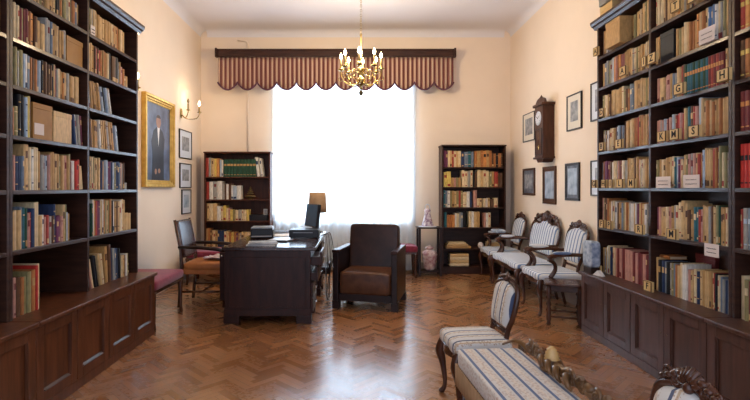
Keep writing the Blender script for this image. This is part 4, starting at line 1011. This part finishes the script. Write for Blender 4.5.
# things at the far end of the right cabinet top
t = tag(MB().box(-.05,.05,-.07,.07,0,.055).build('dark_box', ['dark'], None, .004), 'small dark box on the far end of the right cabinet top', 'box'); t.location = (2.105, 4.27, .5455)
t = tag(MB().cushion((0,0,.115),(.09,.17,.23),.3,.3).build('mottled_cushion', 'mottle'), 'pale blue mottled cushion on the far end of right cabinet', 'cushion'); t.location = (2.095, 4.27, .6012)
t = tag(MB().prism([(-.05,0),(.05,0),(.0,.045)], -.02, .02, 'y').build('folded_card', 'paper'), 'white folded card on the right cabinet beside the mottled cushion', 'card'); t.location = (2.09, 4.13, .546); t.rotation_euler = (0,0,R(-70))

# ------------------------------------------------------------------ foreground striped bench
bx_, by_, brz = .735, 2.10, R(4)
t = thing('striped_bench', 'long navy and cream striped bench with a golden carved rail, front right', 'bench', (bx_, by_, 0), brz)
bw, bl, bt = .17, .47, .45
MB().cushion((0,0,bt-.045), (2*bw, 2*bl, .09), .18, .10, nu=60).build('seat', 'fabb', t)
mb = MB()
def fr_(u, v):
    # fringe running round the cushion
    P = 2*(2*bw+2*bl); s_ = u*P
    e = .004*math.sin(u*700)
    if s_ < 2*bw: return (-bw+s_, -bl-.001+e, bt-.085-.11*v)
    s_ -= 2*bw
    if s_ < 2*bl: return (bw+.001-e, -bl+s_, bt-.085-.11*v)
    s_ -= 2*bl
    if s_ < 2*bw: return (bw-s_, bl+.001-e, bt-.085-.11*v)
    s_ -= 2*bw
    return (-bw-.001+e, bl-s_, bt-.085-.11*v)
mb.grid(fr_, 900, 2).build('fringe', 'fringe', t, solid=.003)
MB().box(-bw+.01, bw-.01, -bl+.01, bl-.01, bt-.16, bt-.088).build('seat_frame', 'carved', t, .003)
for sx in (-1,1):
    for sy in (-1,1): MB().tube([(sx*(bw-.035), sy*(bl-.035), bt-.12), (sx*(bw-.03), sy*(bl-.03), .12), (sx*(bw-.025), sy*(bl-.025), 0)], [.024,.018,.015], 8).build('leg', 'carved', t)
# carved rail along the right long side, local x = bw
cr = MB(); X0 = bw+.012
def S(y, z, dx=0): return (X0+dx, y, bt+z)
cr.tube(smoothpath([S(.47,.012,-.10), S(.46,.032,-.05), S(.42,.035,-.02), S(.36,.015), S(.28,.022), S(.20,.030), S(.10,.036), S(0,.040), S(-.12,.034), S(-.25,.028), S(-.38,.02), S(-.47,.01)], 5), lerp_list([.004,.009,.012,.015,.017,.019,.020,.020,.018,.017,.016,.014], 56), 8)
for y, z, r in ((.36,.035,.020),(.29,.045,.024),(.22,.05,.022),(.03,.035,.030),(-.04,.05,.028),(-.13,.045,.03),(-.2,.05,.024),(-.3,.04,.026),(-.38,.035,.02)):
    cr.ball(S(y, z), r, sc=(.8,1.3,.9), seg=10)
for y, s_ in ((.32,1),(.25,-1),(-.08,1),(-.17,-1),(-.27,1),(-.35,-1)):
    T_ = Matrix.Translation((X0-.012, y, bt+.045)) @ Matrix.Rotation(PI/2, 4, 'Z')
    scroll(cr, (0,0,0), .034, 1.3, s_, .009, T_, PI/2)
for y in (.18, .11, .04, -.05):
    cr.tube(smoothpath([S(y,.03,-.005), S(y-.03,.055,-.035), S(y-.07,.035,-.05), S(y-.08,.012,-.035)], 4), lerp_list([.014,.016,.012,.006], 13), 7)
cr.tube([S(.46,.02), S(.46,-.09)], .016, 8).tube([S(-.46,.02), S(-.46,-.09)], .016, 8)
c_ = cr.build('carved_rail', 'goldwood', t)
MB().lathe([(.030,0),(.035,.008),(.028,.013),(.034,.022),(.026,.028),(.030,.036),(.021,.043),(.024,.051),(.014,.058),(.009,.064),(.003,.067)], (X0, .115, bt+.05), 22).build('finial', 'finial', c_)
MB().lathe([(.052,0),(.056,.02),(.048,.035),(.04,.05)], (X0, .115, bt+.008), 20).build('finial_cup', 'goldwood', c_)

# ------------------------------------------------------------------ lights
def area(name, loc, rot, sx, sy, power, col):
    l = bpy.data.lights.new(name, 'AREA'); l.shape = 'RECTANGLE'; l.size = sx; l.size_y = sy; l.energy = power; l.color = col
    o = bpy.data.objects.new(name, l); C.objects.link(o); o.location = loc; o.rotation_euler = rot; return o
area('daylight_outside_window', (-.24, YB+1.1, 2.0), (R(-90), 0, 0), 3.0, 2.8, 480, (.72,.86,1.0))
for p in lights:
    l = bpy.data.lights.new('chandelier_bulb_light', 'POINT'); l.energy = 11; l.color = (1,.75,.46); l.shadow_soft_size = .02
    o = bpy.data.objects.new('chandelier_bulb_light', l); C.objects.link(o); o.location = p+Vector((0,0,.10))
for ys, zs in ((6.68, 2.34), (4.76, 2.29)):
    l = bpy.data.lights.new('sconce_light', 'POINT'); l.energy = 3; l.color = (1,.74,.45); l.shadow_soft_size = .02
    o = bpy.data.objects.new('sconce_light', l); C.objects.link(o); o.location = (XL+.22, ys+.12, zs+.23)
wd = bpy.data.worlds.new('sky'); bpy.context.scene.world = wd; wd.use_nodes = True
bg = wd.node_tree.nodes['Background']; bg.inputs[0].default_value = (.70,.79,1.0,1); bg.inputs[1].default_value = 1.6

# ------------------------------------------------------------------ camera
cam = bpy.data.cameras.new('camera'); co = bpy.data.objects.new('camera', cam); C.objects.link(co)
co.location = (0,0,EH); co.rotation_euler = (R(90),0,0); cam.sensor_width = 36; cam.lens = F/750*36
cam.shift_x = (375-VX)/750; cam.shift_y = -(200-VY)/750; cam.clip_start = .05
sc = bpy.context.scene; sc.camera = co
sc.view_settings.view_transform = 'Standard'; sc.view_settings.look = 'None'; sc.view_settings.gamma = 1; sc.view_settings.use_curve_mapping = False
sc.view_settings.exposure = 0.30
